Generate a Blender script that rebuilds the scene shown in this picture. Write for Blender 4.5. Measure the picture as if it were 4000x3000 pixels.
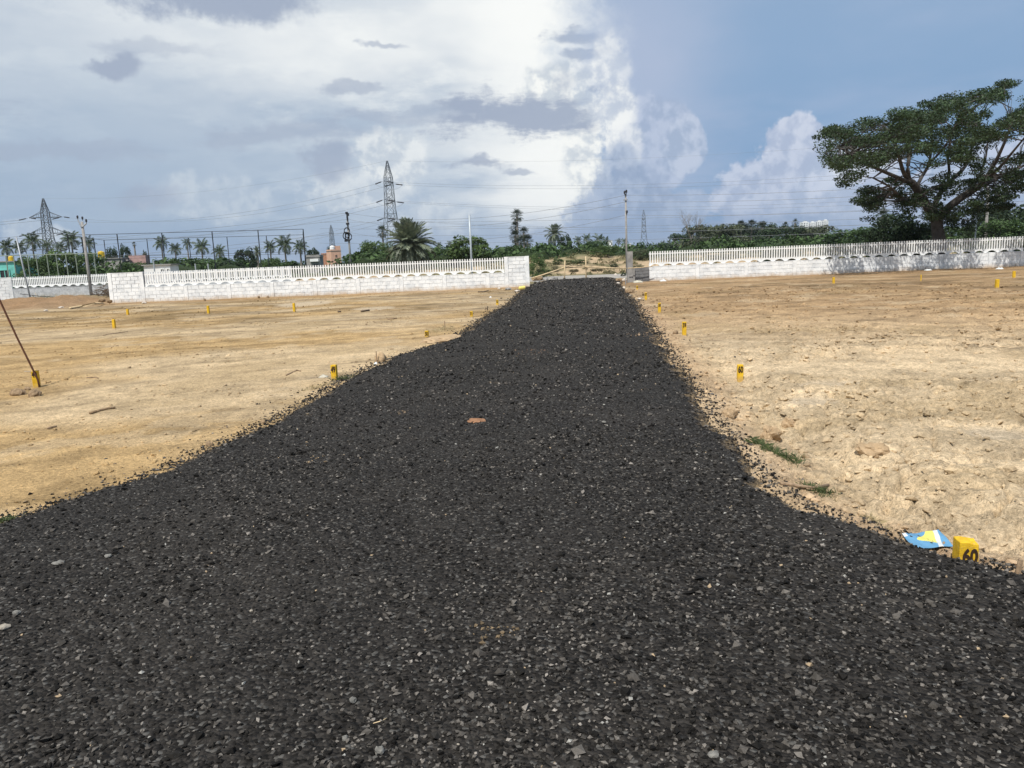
import bpy, bmesh, math, random
import numpy as np
from mathutils import Vector, Matrix, Euler

for o in list(bpy.data.objects):
    bpy.data.objects.remove(o)
SC = bpy.context.scene
COL = SC.collection
rad = math.radians

# ------------------------------------------------------------------ camera
FPX, CAMH = 3000.0, 1.60                       # focal length in pixels of the 4000 x 3000 photograph, eye height
ROLL = rad(-2.35)
PITCH = math.atan((1500 - 1003) * math.cos(ROLL) / FPX)
CAMM = Matrix.Rotation(math.pi / 2 - PITCH, 4, 'X') @ Matrix.Rotation(ROLL, 4, 'Z')
CAMM.translation = (0, 0, CAMH)
cd = bpy.data.cameras.new('camera')
cd.sensor_fit = 'HORIZONTAL'; cd.sensor_width = 36.0; cd.lens = 36.0 * FPX / 4000.0
cd.clip_start = 0.05; cd.clip_end = 12000
cam = bpy.data.objects.new('camera', cd); COL.objects.link(cam)
cam.matrix_world = CAMM
SC.camera = cam

def ray(px, py):
    return (CAMM.to_3x3() @ Vector(((px - 2000) / FPX, (1500 - py) / FPX, -1.0)))
def P(px, py, D):
    """point that shows at a pixel, D metres ahead"""
    d = ray(px, py); t = D / d.y
    return Vector((d.x * t, D, CAMH + d.z * t))
def G(px, py, z=0.0):
    """point of the level z that shows at a pixel"""
    d = ray(px, py); t = (z - CAMH) / d.z
    return Vector((d.x * t, d.y * t, z))
def azel(px, py):
    d = ray(px, py).normalized()
    return math.atan2(d.x, d.y), math.asin(d.z)

# ------------------------------------------------------------------ sun and sky
SUN_EL, SUN_AZ_LEFT = rad(58), rad(24)         # behind the camera, to its left
sdir = Vector((-math.sin(SUN_AZ_LEFT) * math.cos(SUN_EL), -math.cos(SUN_AZ_LEFT) * math.cos(SUN_EL), math.sin(SUN_EL)))
sl = bpy.data.lights.new('sun', 'SUN'); sl.energy = 5.0; sl.angle = rad(0.53); sl.color = (1.0, 0.96, 0.90)
so = bpy.data.objects.new('sun', sl); COL.objects.link(so)
so.rotation_euler = sdir.to_track_quat('Z', 'Y').to_euler(); so.location = (-20, -40, 60)

W = bpy.data.worlds.new('World'); SC.world = W; W.use_nodes = True
nt = W.node_tree; nt.nodes.clear()
class S:
    """a socket with arithmetic"""
    def __init__(s, k): s.k = k
    def __add__(a, b): return mth('ADD', a, b)
    def __radd__(a, b): return mth('ADD', b, a)
    def __sub__(a, b): return mth('SUBTRACT', a, b)
    def __rsub__(a, b): return mth('SUBTRACT', b, a)
    def __mul__(a, b): return mth('MULTIPLY', a, b)
    def __rmul__(a, b): return mth('MULTIPLY', b, a)
    def __truediv__(a, b): return mth('DIVIDE', a, b)
def put(n, i, v):
    if isinstance(v, S): nt.links.new(v.k, n.inputs[i])
    elif v is not None: n.inputs[i].default_value = v
def mth(op, a, b=None, c=None):
    n = nt.nodes.new('ShaderNodeMath'); n.operation = op
    put(n, 0, a); put(n, 1, b); put(n, 2, c)
    return S(n.outputs[0])
def sstep(v, a, b, lo=0.0, hi=1.0):
    n = nt.nodes.new('ShaderNodeMapRange'); n.interpolation_type = 'SMOOTHSTEP'
    put(n, 0, v); put(n, 1, a); put(n, 2, b); put(n, 3, lo); put(n, 4, hi)
    return S(n.outputs[0])
def cmix(f, a, b):
    n = nt.nodes.new('ShaderNodeMix'); n.data_type = 'RGBA'
    put(n, 0, f)
    for i, v in ((6, a), (7, b)):
        if isinstance(v, S): nt.links.new(v.k, n.inputs[i])
        else: n.inputs[i].default_value = (*v, 1)
    return S(n.outputs[2])
def vcomb(x, y, z):
    n = nt.nodes.new('ShaderNodeCombineXYZ'); put(n, 0, x); put(n, 1, y); put(n, 2, z); return S(n.outputs[0])
def noise(vec, scale, detail=6, rough=0.55, dist=0.0):
    n = nt.nodes.new('ShaderNodeTexNoise'); nt.links.new(vec.k, n.inputs['Vector'])
    n.inputs['Scale'].default_value = scale; n.inputs['Detail'].default_value = detail
    n.inputs['Roughness'].default_value = rough; n.inputs['Distortion'].default_value = dist
    return S(n.outputs['Fac'])
tc = nt.nodes.new('ShaderNodeTexCoord')
DIR = S(tc.outputs['Generated'])
sp = nt.nodes.new('ShaderNodeSeparateXYZ'); nt.links.new(DIR.k, sp.inputs[0])
dx, dy, dz = (S(sp.outputs[i]) for i in range(3))
AZ = mth('ARCTAN2', dx, dy); EL = mth('ARCSINE', mth('MINIMUM', mth('MAXIMUM', dz, -1.0), 1.0))
sky = nt.nodes.new('ShaderNodeTexSky'); sky.sky_type = 'NISHITA'; sky.sun_disc = False
sky.sun_elevation = SUN_EL; sky.sun_rotation = math.atan2(sdir.x, sdir.y)
sky.altitude = 20; sky.air_density = 1.2; sky.dust_density = 2.0; sky.ozone_density = 1.5
SKYK = 0.10
vm = nt.nodes.new('ShaderNodeVectorMath'); vm.operation = 'SCALE'
nt.links.new(sky.outputs[0], vm.inputs[0]); vm.inputs[3].default_value = SKYK
c = S(vm.outputs[0])
PL = vcomb(dx / (mth('MAXIMUM', dz, 0.0) + 0.16), dy / (mth('MAXIMUM', dz, 0.0) + 0.16), 0.0)   # a level cloud sheet seen in perspective
def gain(n, k): return (n - 0.5) * k                                     # noise about zero
nA = noise(PL, 1.1, 4, 0.60); nB = noise(PL, 3.6, 6, 0.66)
F = gain(noise(DIR, 11, 7, 0.70), 3.0); Gn = gain(noise(vcomb(dy, dz, dx), 11, 4, 0.66), 3.0)
nP = noise(DIR, 30, 4, 0.62); Pn = gain(nP, 3.0)
SHR = (nP - noise(vcomb(dx + 0.008, dy, dz - 0.011), 30, 3, 0.62)) * 3.2 + F * 0.30 + 0.5        # heaps lit from the upper left
SH = sstep(SHR, 0.1, 0.9)
nS = gain(noise(vcomb(AZ * 0.28, EL, 0.0), 36, 5, 0.68), 3.0)      # torn, drawn-out cloud
U = AZ + F * 0.018; V = EL + Gn * 0.014
UV = vcomb(U, V, 0.0)
def far(px, py, rx, ry):
    """distance from a cloud's heart, 1 at its rim"""
    u0, v0 = azel(px, py); a, b = FPX / rx, FPX / ry
    n = nt.nodes.new('ShaderNodeVectorMath'); n.operation = 'MULTIPLY_ADD'; nt.links.new(UV.k, n.inputs[0]); n.inputs[1].default_value = (a, b, 0); n.inputs[2].default_value = (-u0 * a, -v0 * b, 0)
    l = nt.nodes.new('ShaderNodeVectorMath'); l.operation = 'LENGTH'; nt.links.new(n.outputs[0], l.inputs[0]); return S(l.outputs['Value'])
NS, NH, NT, NR = 1.0 + gain(nA, 1.4), 1.0 + (F * 0.30 + Pn * 0.20), 1.0 + (nS * 0.55 + F * 0.42 + Pn * 0.16), 1.0 + (F * 0.62 + Pn * 0.22 + nS * 0.15)
def soft(px, py, rx, ry, k=1.0): return sstep(NS - far(px, py, rx, ry), -0.55, 0.9, 0, k)
def heap(px, py, rx, ry, sh=0.16, k=1.0): return sstep(NH - far(px, py, rx, ry), 0.02, 0.02 + sh, 0, k)
def torn(px, py, rx, ry, k=1.0): return sstep(NT - far(px, py, rx, ry), 0.08, 0.62, 0, k)
def ragged(px, py, rx, ry, k=1.0): return sstep(NR - far(px, py, rx, ry), 0.05, 0.60, 0, k)
# clear air on the right veiled by thin high cloud
c = cmix(0.72, c, (0.315, 0.455, 0.665))
c = cmix(sstep(EL, 0.34, 0.08, 0, 0.85), c, (0.215, 0.365, 0.59))
c = cmix(sstep(nA, 0.48, 0.74, 0, 0.35), c, (0.42, 0.51, 0.69))
c = cmix(soft(2500, 260, 330, 560, 0.75), c, (0.46, 0.53, 0.69))
# dim heaped cloud beside the opening, brighter heaps low on the right
for (x, y, rx, ry, k, lo_, hi_) in ((2560, 560, 190, 190, 0.8, (0.37, 0.455, 0.62), (0.52, 0.59, 0.74)), (2680, 560, 80, 120, 0.7, (0.38, 0.47, 0.63), (0.55, 0.62, 0.76)),
        (2665, 810, 110, 90, 0.85, (0.38, 0.47, 0.635), (0.52, 0.60, 0.75)), (3095, 610, 150, 150, 0.95, (0.44, 0.515, 0.675), (0.62, 0.675, 0.80)), (3030, 790, 300, 190, 0.95, (0.41, 0.49, 0.655), (0.57, 0.635, 0.775)),
        (3310, 790, 210, 210, 0.95, (0.43, 0.515, 0.675), (0.60, 0.665, 0.80)), (3390, 640, 130, 70, 0.9, (0.48, 0.55, 0.70), (0.70, 0.755, 0.86)), (3420, 900, 150, 110, 0.85, (0.43, 0.51, 0.67), (0.57, 0.64, 0.78)),
        (2880, 930, 420, 70, 0.7, (0.33, 0.42, 0.59), (0.43, 0.515, 0.675)), (3900, 760, 340, 200, 0.85, (0.43, 0.515, 0.675), (0.59, 0.655, 0.80)), (4600, 700, 420, 220, 0.85, (0.43, 0.515, 0.675), (0.59, 0.655, 0.80))):
    c = cmix(heap(x, y, rx, ry, 0.16, k), c, cmix(SH, lo_, hi_))
# broken overcast over the left half, its edge heaped up and sun-struck
(ub, vb), (ut, vt) = azel(2375, 650), azel(2440, 30)
over = sstep(ub - AZ + (EL - vb) * ((ut - ub) / (vt - vb)) + Pn * 0.020 + F * 0.040 + gain(nA, 0.12) + 0.012, 0.0, sstep(EL, 0.10, 0.27, 0.022, 0.12))
sheet = cmix(sstep(nA, 0.36, 0.64), (0.43, 0.52, 0.64), (0.71, 0.76, 0.81))
sheet = cmix(sstep(nB, 0.44, 0.70, 0, 0.8), sheet, (0.80, 0.845, 0.87))
sheet = cmix(sstep(nS, 0.10, 0.75, 0, 0.42), sheet, (0.45, 0.53, 0.65))
sheet = cmix(sstep(EL, 0.24, 0.03, 0, 0.55), sheet, (0.40, 0.505, 0.645))
sheet = cmix(soft(150, 900, 1200, 560, 0.72), sheet, (0.315, 0.43, 0.58))
for (x, y, rx, ry, k) in ((2170, 140, 400, 640, 0.95), (2180, 20, 330, 260, 0.8), (2230, 680, 300, 330, 0.95), (1600, 130, 560, 240, 0.5), (1100, 140, 520, 150, 0.4)):
    sheet = cmix(soft(x, y, rx, ry, k), sheet, (0.97, 0.985, 0.965))
for (x, y, rx, ry, k) in ((2200, 340, 190, 130, 0.95), (2320, 620, 140, 200, 0.9), (1400, 740, 240, 90, 0.45), (1550, 610, 150, 110, 0.55), (1670, 890, 220, 120, 0.35), (130, 930, 90, 70, 0.35), (240, 945, 70, 60, 0.35), (1130, 950, 170, 60, 0.28), (800, 780, 260, 110, 0.25)):
    sheet = cmix(heap(x, y, rx, ry, 0.35, k), sheet, cmix(SH, (0.60, 0.66, 0.725), (0.96, 0.975, 0.95)))
for (x, y, rx, ry, k) in ((2060, 460, 400, 105, 0.95), (2230, 135, 150, 45, 0.85), (2260, 205, 170, 30, 0.8), (1880, 635, 150, 28, 0.8), (2345, 345, 80, 22, 0.7), (2035, 665, 80, 22, 0.65), (1370, 350, 180, 34, 0.6), (1480, 172, 130, 16, 0.6),
                          (1080, 520, 420, 60, 0.5), (200, 590, 420, 50, 0.5), (600, 190, 300, 40, 0.4), (1650, 450, 420, 40, 0.45), (-900, 300, 600, 140, 0.5)):
    sheet = cmix(torn(x, y, rx, ry, k), sheet, (0.36, 0.425, 0.55))
for (x, y, rx, ry, k) in ((880, 0, 430, 105, 0.95), (465, 262, 95, 55, 0.9), (1270, 640, 130, 105, 0.75), (550, 780, 170, 70, 0.6), (2190, 320, 70, 55, 0.4)):
    sheet = cmix(ragged(x, y, rx, ry, k), sheet, (0.36, 0.425, 0.55))
c = cmix(over, c, sheet)
for (x, y, rx, ry, k) in ((2400, 420, 110, 120, 0.75), (2440, 570, 90, 110, 0.6), (2380, 250, 100, 130, 0.5)):
    c = cmix(heap(x, y, rx, ry, 0.45, k), c, cmix(SH, (0.60, 0.66, 0.75), (0.95, 0.965, 0.95)))
# dim heaped cloud standing before the bright edge
for (x, y, rx, ry, k) in ((2470, 850, 270, 170, 0.92), (2440, 700, 110, 130, 0.8), (2250, 930, 260, 70, 0.6)):
    c = cmix(heap(x, y, rx, ry, 0.3, k), c, cmix(SH, (0.30, 0.39, 0.555), (0.40, 0.49, 0.65)))
# distant rain-blue bank along the horizon
c = cmix(sstep(EL + Gn * 0.012, 0.065, 0.0, 0, 0.72), c, (0.185, 0.305, 0.505))
bg = nt.nodes.new('ShaderNodeBackground'); nt.links.new(c.k, bg.inputs[0]); bg.inputs[1].default_value = 1.0
wo = nt.nodes.new('ShaderNodeOutputWorld'); nt.links.new(bg.outputs[0], wo.inputs[0])
try: W.cycles.sampling_method = 'MANUAL'; W.cycles.sample_map_resolution = 256
except Exception: pass
SC.view_settings.view_transform = 'Standard'; SC.view_settings.look = 'None'
SC.view_settings.exposure = 0.0; SC.view_settings.gamma = 1.0
SC.view_settings.use_curve_mapping = False
SC.cycles.max_bounces = 4; SC.cycles.diffuse_bounces = 2; SC.cycles.glossy_bounces = 1; SC.cycles.transmission_bounces = 2; SC.cycles.volume_bounces = 0
# ------------------------------------------------------------------ helpers
RNG = np.random.default_rng(7)
random.seed(7)
def tag(o, label=None, cat=None, group=None, kind=None):
    if label: o['label'] = label
    if cat: o['category'] = cat
    if group: o['group'] = group
    if kind: o['kind'] = kind
    return o
def link(name, data, parent=None, loc=None, rot=None, scale=None):
    o = bpy.data.objects.new(name, data); COL.objects.link(o)
    if parent is not None: o.parent = parent
    if loc is not None: o.location = loc
    if rot is not None: o.rotation_euler = rot
    if scale is not None: o.scale = scale
    return o
def empty(name, loc=(0, 0, 0), rz=0.0):
    o = link(name, None, None, loc, (0, 0, rz)); o.empty_display_size = 0.2
    return o
def npmesh(name, verts, faces, mat=None, smooth=False, attrs=None):
    """fast mesh from arrays; faces is (n, k)"""
    verts = np.asarray(verts, np.float32).reshape(-1, 3); faces = np.asarray(faces, np.int32)
    me = bpy.data.meshes.new(name); n, k = faces.shape
    me.vertices.add(len(verts)); me.vertices.foreach_set('co', verts.ravel())
    me.loops.add(n * k); me.loops.foreach_set('vertex_index', faces.ravel())
    me.polygons.add(n); me.polygons.foreach_set('loop_start', np.arange(0, n * k, k, dtype=np.int32))
    me.polygons.foreach_set('loop_total', np.full(n, k, np.int32))
    me.polygons.foreach_set('use_smooth', np.full(n, smooth))
    if attrs:
        for an, arr in attrs.items():
            a = me.attributes.new(an, 'FLOAT_COLOR', 'POINT')
            a.data.foreach_set('color', np.c_[arr, np.ones(len(arr))].astype(np.float32).ravel())
    if mat: me.materials.append(mat)
    me.update(calc_edges=True); me.validate()
    return me
class MB:
    """collects shapes into one mesh"""
    def __init__(s): s.v = []; s.f = []
    def poly(s, pts, faces):
        b = len(s.v); s.v += [tuple(p) for p in pts]; s.f += [tuple(b + i for i in f) for f in faces]; return s
    def box(s, c, d, rz=0.0):
        cx, cy, cz = c; hx, hy, hz = d[0] / 2, d[1] / 2, d[2] / 2; ca, sa = math.cos(rz), math.sin(rz)
        p = []
        for z in (-hz, hz):
            for x, y in ((-hx, -hy), (hx, -hy), (hx, hy), (-hx, hy)):
                p.append((cx + x * ca - y * sa, cy + x * sa + y * ca, cz + z))
        return s.poly(p, [(3, 2, 1, 0), (4, 5, 6, 7), (0, 1, 5, 4), (1, 2, 6, 5), (2, 3, 7, 6), (3, 0, 4, 7)])
    def tube(s, pts, r, n=6, cap=True):
        pts = [Vector(p) for p in pts]; rr = r if isinstance(r, (list, tuple)) else [r] * len(pts)
        b = len(s.v); up = Vector((0.13, 0.21, 0.97)).normalized()
        for i, p in enumerate(pts):
            t = (pts[min(i + 1, len(pts) - 1)] - pts[max(i - 1, 0)]).normalized()
            a = t.cross(up)
            if a.length < 0.15: a = t.cross(Vector((1, 0.1, 0)))
            a.normalize(); q = t.cross(a)
            for k in range(n):
                th = 2 * math.pi * k / n
                s.v.append(tuple(p + (a * math.cos(th) + q * math.sin(th)) * rr[i]))
        for i in range(len(pts) - 1):
            for k in range(n):
                k2 = (k + 1) % n
                s.f.append((b + i * n + k, b + i * n + k2, b + (i + 1) * n + k2, b + (i + 1) * n + k))
        if cap:
            s.f.append(tuple(b + k for k in range(n))[::-1]); e = b + (len(pts) - 1) * n
            s.f.append(tuple(e + k for k in range(n)))
        return s
    def lathe(s, prof, n=14, c=(0, 0, 0)):
        b = len(s.v)
        for r, z in prof:
            for k in range(n):
                th = 2 * math.pi * k / n; s.v.append((c[0] + r * math.cos(th), c[1] + r * math.sin(th), c[2] + z))
        for i in range(len(prof) - 1):
            for k in range(n):
                k2 = (k + 1) % n; s.f.append((b + i * n + k, b + i * n + k2, b + (i + 1) * n + k2, b + (i + 1) * n + k))
        s.f.append(tuple(b + k for k in range(n))[::-1]); e = b + (len(prof) - 1) * n
        s.f.append(tuple(e + k for k in range(n))); return s
    def prism(s, out, y0, y1):
        """outline in x, z pushed from y0 to y1"""
        n = len(out); p = [(x, y0, z) for x, z in out] + [(x, y1, z) for x, z in out]
        return s.poly(p, [tuple(range(n)), tuple(range(2 * n - 1, n - 1, -1))] + [(i, i + n, (i + 1) % n + n, (i + 1) % n) for i in range(n)])
    def mesh(s, name, mat=None, smooth=False):
        me = bpy.data.meshes.new(name); me.from_pydata(s.v, [], s.f)
        if mat: me.materials.append(mat)
        if smooth: me.polygons.foreach_set('use_smooth', [True] * len(me.polygons))
        me.update(); return me
    def obj(s, name, mat, parent=None, loc=None, rot=None, smooth=False):
        return link(name, s.mesh(name, mat, smooth), parent, loc, rot)
# --- value noise in numpy
def _h(i, j, s):
    n = (i.astype(np.int64) * 374761393 + j.astype(np.int64) * 668265263 + s * 2147483647) & 0xffffffff
    n = ((n ^ (n >> 13)) * 1274126177) & 0xffffffff
    return ((n ^ (n >> 16)) & 0xffff) / 65535.0
def vnoise(x, y, s=0):
    i, j = np.floor(x), np.floor(y); fx, fy = x - i, y - j
    fx = fx * fx * (3 - 2 * fx); fy = fy * fy * (3 - 2 * fy)
    a, b, c_, d = _h(i, j, s), _h(i + 1, j, s), _h(i, j + 1, s), _h(i + 1, j + 1, s)
    return a + (b - a) * fx + (c_ - a) * fy + (a - b - c_ + d) * fx * fy
def fbm(x, y, o=4, s=0, g=0.5):
    t, a, n = 0, 1.0, 0
    for k in range(o):
        t = t + a * vnoise(x * 2 ** k + 17 * k, y * 2 ** k - 9 * k, s + k); n += a; a *= g
    return t / n
def worley(x, y, s=0):
    """distance to nearest and second nearest cell point"""
    i, j = np.floor(x), np.floor(y); d1 = np.full(x.shape, 9.0); d2 = d1.copy()
    for a in (-1, 0, 1):
        for b in (-1, 0, 1):
            d = np.hypot(i + a + _h(i + a, j + b, s) - x, j + b + _h(i + a, j + b, s + 5) - y)
            d2 = np.where(d < d1, d1, np.minimum(d2, d)); d1 = np.minimum(d1, d)
    return d1, d2
def sm(x, a, b):
    t = np.clip((x - a) / (b - a), 0, 1); return t * t * (3 - 2 * t)
# ------------------------------------------------------------------ materials
MATS = {}
def M(name, col, rough=0.85, var=0.25, scale=6.0, col2=None, bump=0.0, bscale=40.0, spec=0.3, island=0.0, transl=0.0, metal=0.0, attr=None, fine=0.0, fscale=60.0, local=False):
    if name in MATS: return MATS[name]
    m = bpy.data.materials.new(name); m.use_nodes = True; t = m.node_tree; N = t.nodes; L = t.links
    b = N['Principled BSDF']; b.inputs['Roughness'].default_value = rough; b.inputs['Specular IOR Level'].default_value = spec
    b.inputs['Metallic'].default_value = metal
    if local: pos = N.new('ShaderNodeTexCoord').outputs['Object']
    else: pos = N.new('ShaderNodeNewGeometry').outputs['Position']
    def noi(sc, det=6, ro=0.6):
        n = N.new('ShaderNodeTexNoise'); n.inputs['Scale'].default_value = sc; n.inputs['Detail'].default_value = det
        n.inputs['Roughness'].default_value = ro; L.new(pos, n.inputs['Vector']); return n.outputs['Fac']
    def rng(v, a, b_, lo, hi):
        n = N.new('ShaderNodeMapRange'); L.new(v, n.inputs[0])
        for i, x in enumerate((a, b_, lo, hi)): n.inputs[i + 1].default_value = x
        return n.outputs[0]
    def mul(colr, f):
        n = N.new('ShaderNodeVectorMath'); n.operation = 'SCALE'; L.new(colr, n.inputs[0]); L.new(f, n.inputs[3]); return n.outputs[0]
    if attr:
        a = N.new('ShaderNodeAttribute'); a.attribute_name = attr; colr = a.outputs['Color']
    else:
        mx = N.new('ShaderNodeMix'); mx.data_type = 'RGBA'
        c2 = col2 if col2 else tuple(min(1, v * (1 + var)) for v in col); c1 = col if col2 else tuple(v * (1 - var) for v in col)
        mx.inputs[6].default_value = (*c1, 1); mx.inputs[7].default_value = (*c2, 1)
        L.new(rng(noi(scale), 0.35, 0.65, 0, 1), mx.inputs[0]); colr = mx.outputs[2]
    if fine: colr = mul(colr, rng(noi(fscale, 4, 0.7), 0.3, 0.7, 1 - fine, 1 + fine))
    if island:
        g = N.new('ShaderNodeNewGeometry'); colr = mul(colr, rng(g.outputs['Random Per Island'], 0, 1, 1 - island, 1 + island))
    L.new(colr, b.inputs['Base Color'])
    if bump:
        bn = N.new('ShaderNodeBump'); bn.inputs['Strength'].default_value = 1.0; bn.inputs['Distance'].default_value = bump
        L.new(noi(bscale, 5, 0.65), bn.inputs['Height']); L.new(bn.outputs[0], b.inputs['Normal'])
    if transl:
        tr = N.new('ShaderNodeBsdfTranslucent'); L.new(mul(colr, rng(pos, 0, 1, 1.0, 1.0)) if False else colr, tr.inputs[0])
        ms = N.new('ShaderNodeMixShader'); ms.inputs[0].default_value = transl
        L.new(b.outputs[0], ms.inputs[1]); L.new(tr.outputs[0], ms.inputs[2]); L.new(ms.outputs[0], N['Material Output'].inputs[0])
    MATS[name] = m; return m
M('gravel_track', (0.30, 0.28, 0.25), 0.95, 0.25, 1.5, fine=0.3, fscale=25, bump=0.02, bscale=20, spec=0.1)
M('stone', (0.042, 0.041, 0.042), 0.8, 0.2, 9, attr='stone', fine=0.3, fscale=160, spec=0.12)
M('clod', (0.40, 0.30, 0.18), 0.95, attr='clod', fine=0.2, fscale=60, bump=0.01, bscale=70, spec=0.1)
M('rock_brown', (0.27, 0.19, 0.115), 0.95, 0.3, 18, bump=0.02, bscale=40, spec=0.1)
M('rock_pale', (0.55, 0.49, 0.42), 0.9, 0.2, 15, bump=0.008, bscale=30, spec=0.15)
M('red_earth', (0.28, 0.15, 0.085), 0.95, 0.25, 20, bump=0.01, bscale=60, spec=0.1)
M('whitewash_panel', (0.70, 0.71, 0.70), 0.85, col2=(0.82, 0.82, 0.80), scale=7, fine=0.06, fscale=30, spec=0.2)
M('mortar', (0.56, 0.57, 0.56), 0.9, 0.15, 8, spec=0.1)
M('grey_block', (0.17, 0.17, 0.17), 0.92, 0.2, 3, fine=0.2, fscale=70, bump=0.004, bscale=60, spec=0.15, island=0.15)
M('pylon_steel', (0.13, 0.145, 0.165), 0.6, 0.1, 0.3)
M('tan_earth', (0.42, 0.30, 0.18), 0.95, 0.2, 14, bump=0.02, bscale=45, spec=0.08)
M('road_stone', (0.17, 0.163, 0.145), 0.85, 0.3, 40, bump=0.004, bscale=120, spec=0.2)
M('pale_pebble', (0.27, 0.24, 0.195), 0.85, 0.2, 40, spec=0.2)
M('wall_plain', (0.37, 0.385, 0.395), 0.9, 0.2, 3, fine=0.12, fscale=12, spec=0.1)
M('concrete', (0.27, 0.26, 0.245), 0.9, 0.2, 4, fine=0.15, fscale=60, bump=0.003, bscale=50, spec=0.2)
M('number_paint', (0.035, 0.018, 0.010), 0.7, 0.3, 60)
M('rust', (0.10, 0.042, 0.022), 0.85, 0.3, 30, spec=0.3)
M('wire_tie', (0.5, 0.5, 0.5), 0.5, 0.1, 20, metal=0.6)
M('bamboo', (0.52, 0.40, 0.24), 0.75, 0.25, 8, spec=0.25)
M('dead_wood', (0.27, 0.19, 0.12), 0.9, 0.3, 25, bump=0.004, bscale=80)
M('twig', (0.13, 0.095, 0.065), 0.9, 0.3, 10)
M('grass', (0.088, 0.115, 0.045), 0.7, 0.3, 12, island=0.4, transl=0.25)
M('dry_grass', (0.36, 0.29, 0.16), 0.8, 0.25, 12, island=0.3)
M('bark', (0.075, 0.068, 0.062), 0.9, 0.3, 4, bump=0.02, bscale=10, spec=0.15)
M('palm_bark', (0.20, 0.175, 0.15), 0.9, 0.25, 3, bump=0.02, bscale=8, spec=0.15)
M('leaf_rain', (0.040, 0.067, 0.027), 0.55, 0.35, 1.1, island=0.5, transl=0.28, spec=0.35)
M('leaf_dark', (0.035, 0.058, 0.026), 0.6, 0.3, 0.9, island=0.5, transl=0.2, spec=0.3)
M('leaf_mid', (0.062, 0.105, 0.034), 0.6, 0.35, 0.8, island=0.5, transl=0.25, spec=0.3)
M('leaf_light', (0.085, 0.132, 0.042), 0.6, 0.3, 0.8, island=0.45, transl=0.25, spec=0.3)
M('leaf_grey', (0.085, 0.10, 0.055), 0.65, 0.25, 0.8, island=0.45, transl=0.2, spec=0.3)
M('leaf_dry', (0.24, 0.22, 0.13), 0.8, 0.25, 0.8, island=0.4, transl=0.15, spec=0.2)
M('frond', (0.070, 0.098, 0.042), 0.5, 0.3, 0.8, island=0.35, transl=0.2, spec=0.4)
M('frond_date', (0.175, 0.205, 0.135), 0.5, 0.3, 0.9, island=0.35, transl=0.18, spec=0.45)
M('frond_fan', (0.040, 0.055, 0.032), 0.55, 0.3, 0.9, island=0.35, transl=0.12, spec=0.4)
M('scrub', (0.055, 0.092, 0.032), 0.7, 0.4, 0.12, island=0.5, transl=0.2, spec=0.2)
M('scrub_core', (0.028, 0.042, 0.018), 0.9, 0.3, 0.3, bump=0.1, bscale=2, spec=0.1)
M('galvanised', (0.30, 0.32, 0.34), 0.5, 0.12, 2, metal=0.4)
M('pale_steel', (0.36, 0.40, 0.42), 0.45, 0.1, 3, metal=0.2)
M('black_steel', (0.022, 0.024, 0.028), 0.5, 0.2, 3)
M('green_steel', (0.20, 0.24, 0.19), 0.6, 0.15, 3)
M('insulator', (0.03, 0.03, 0.035), 0.6, 0.2, 5, spec=0.2)
M('wire', (0.22, 0.23, 0.25), 0.5, 0.1, 0.2, metal=0.3)
M('black_rubber', (0.012, 0.012, 0.013), 0.5, 0.2, 5)
M('tank_yellow', (0.62, 0.42, 0.025), 0.5, 0.12, 3, spec=0.4)
M('wall_teal', (0.16, 0.50, 0.44), 0.85, 0.2, 1.5)
M('wall_peach', (0.60, 0.36, 0.25), 0.85, 0.1, 0.8)
M('wall_grey', (0.25, 0.24, 0.225), 0.9, 0.25, 0.9)
M('wall_brick', (0.40, 0.19, 0.11), 0.9, 0.2, 2)
M('wall_white', (0.76, 0.76, 0.74), 0.85, 0.08, 0.5)
M('wall_pink', (0.40, 0.26, 0.235), 0.85, 0.2, 1.5)
M('window_dark', (0.02, 0.022, 0.026), 0.25, 0.1, 1, spec=0.5)
M('sheet_blue', (0.11, 0.27, 0.43), 0.45, 0.1, 30, spec=0.4, bump=0.002, bscale=25)
M('sheet_yellow', (0.66, 0.60, 0.13), 0.45, 0.1, 30, spec=0.4, bump=0.002, bscale=25)
M('sheet_white', (0.60, 0.62, 0.61), 0.45, 0.06, 30, spec=0.4)
M('cloth', (0.44, 0.41, 0.33), 0.9, 0.2, 12)
M('bag_blue', (0.42, 0.47, 0.56), 0.6, 0.3, 9)
M('plastic_yellow', (0.72, 0.62, 0.16), 0.6, 0.15, 9)

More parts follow.
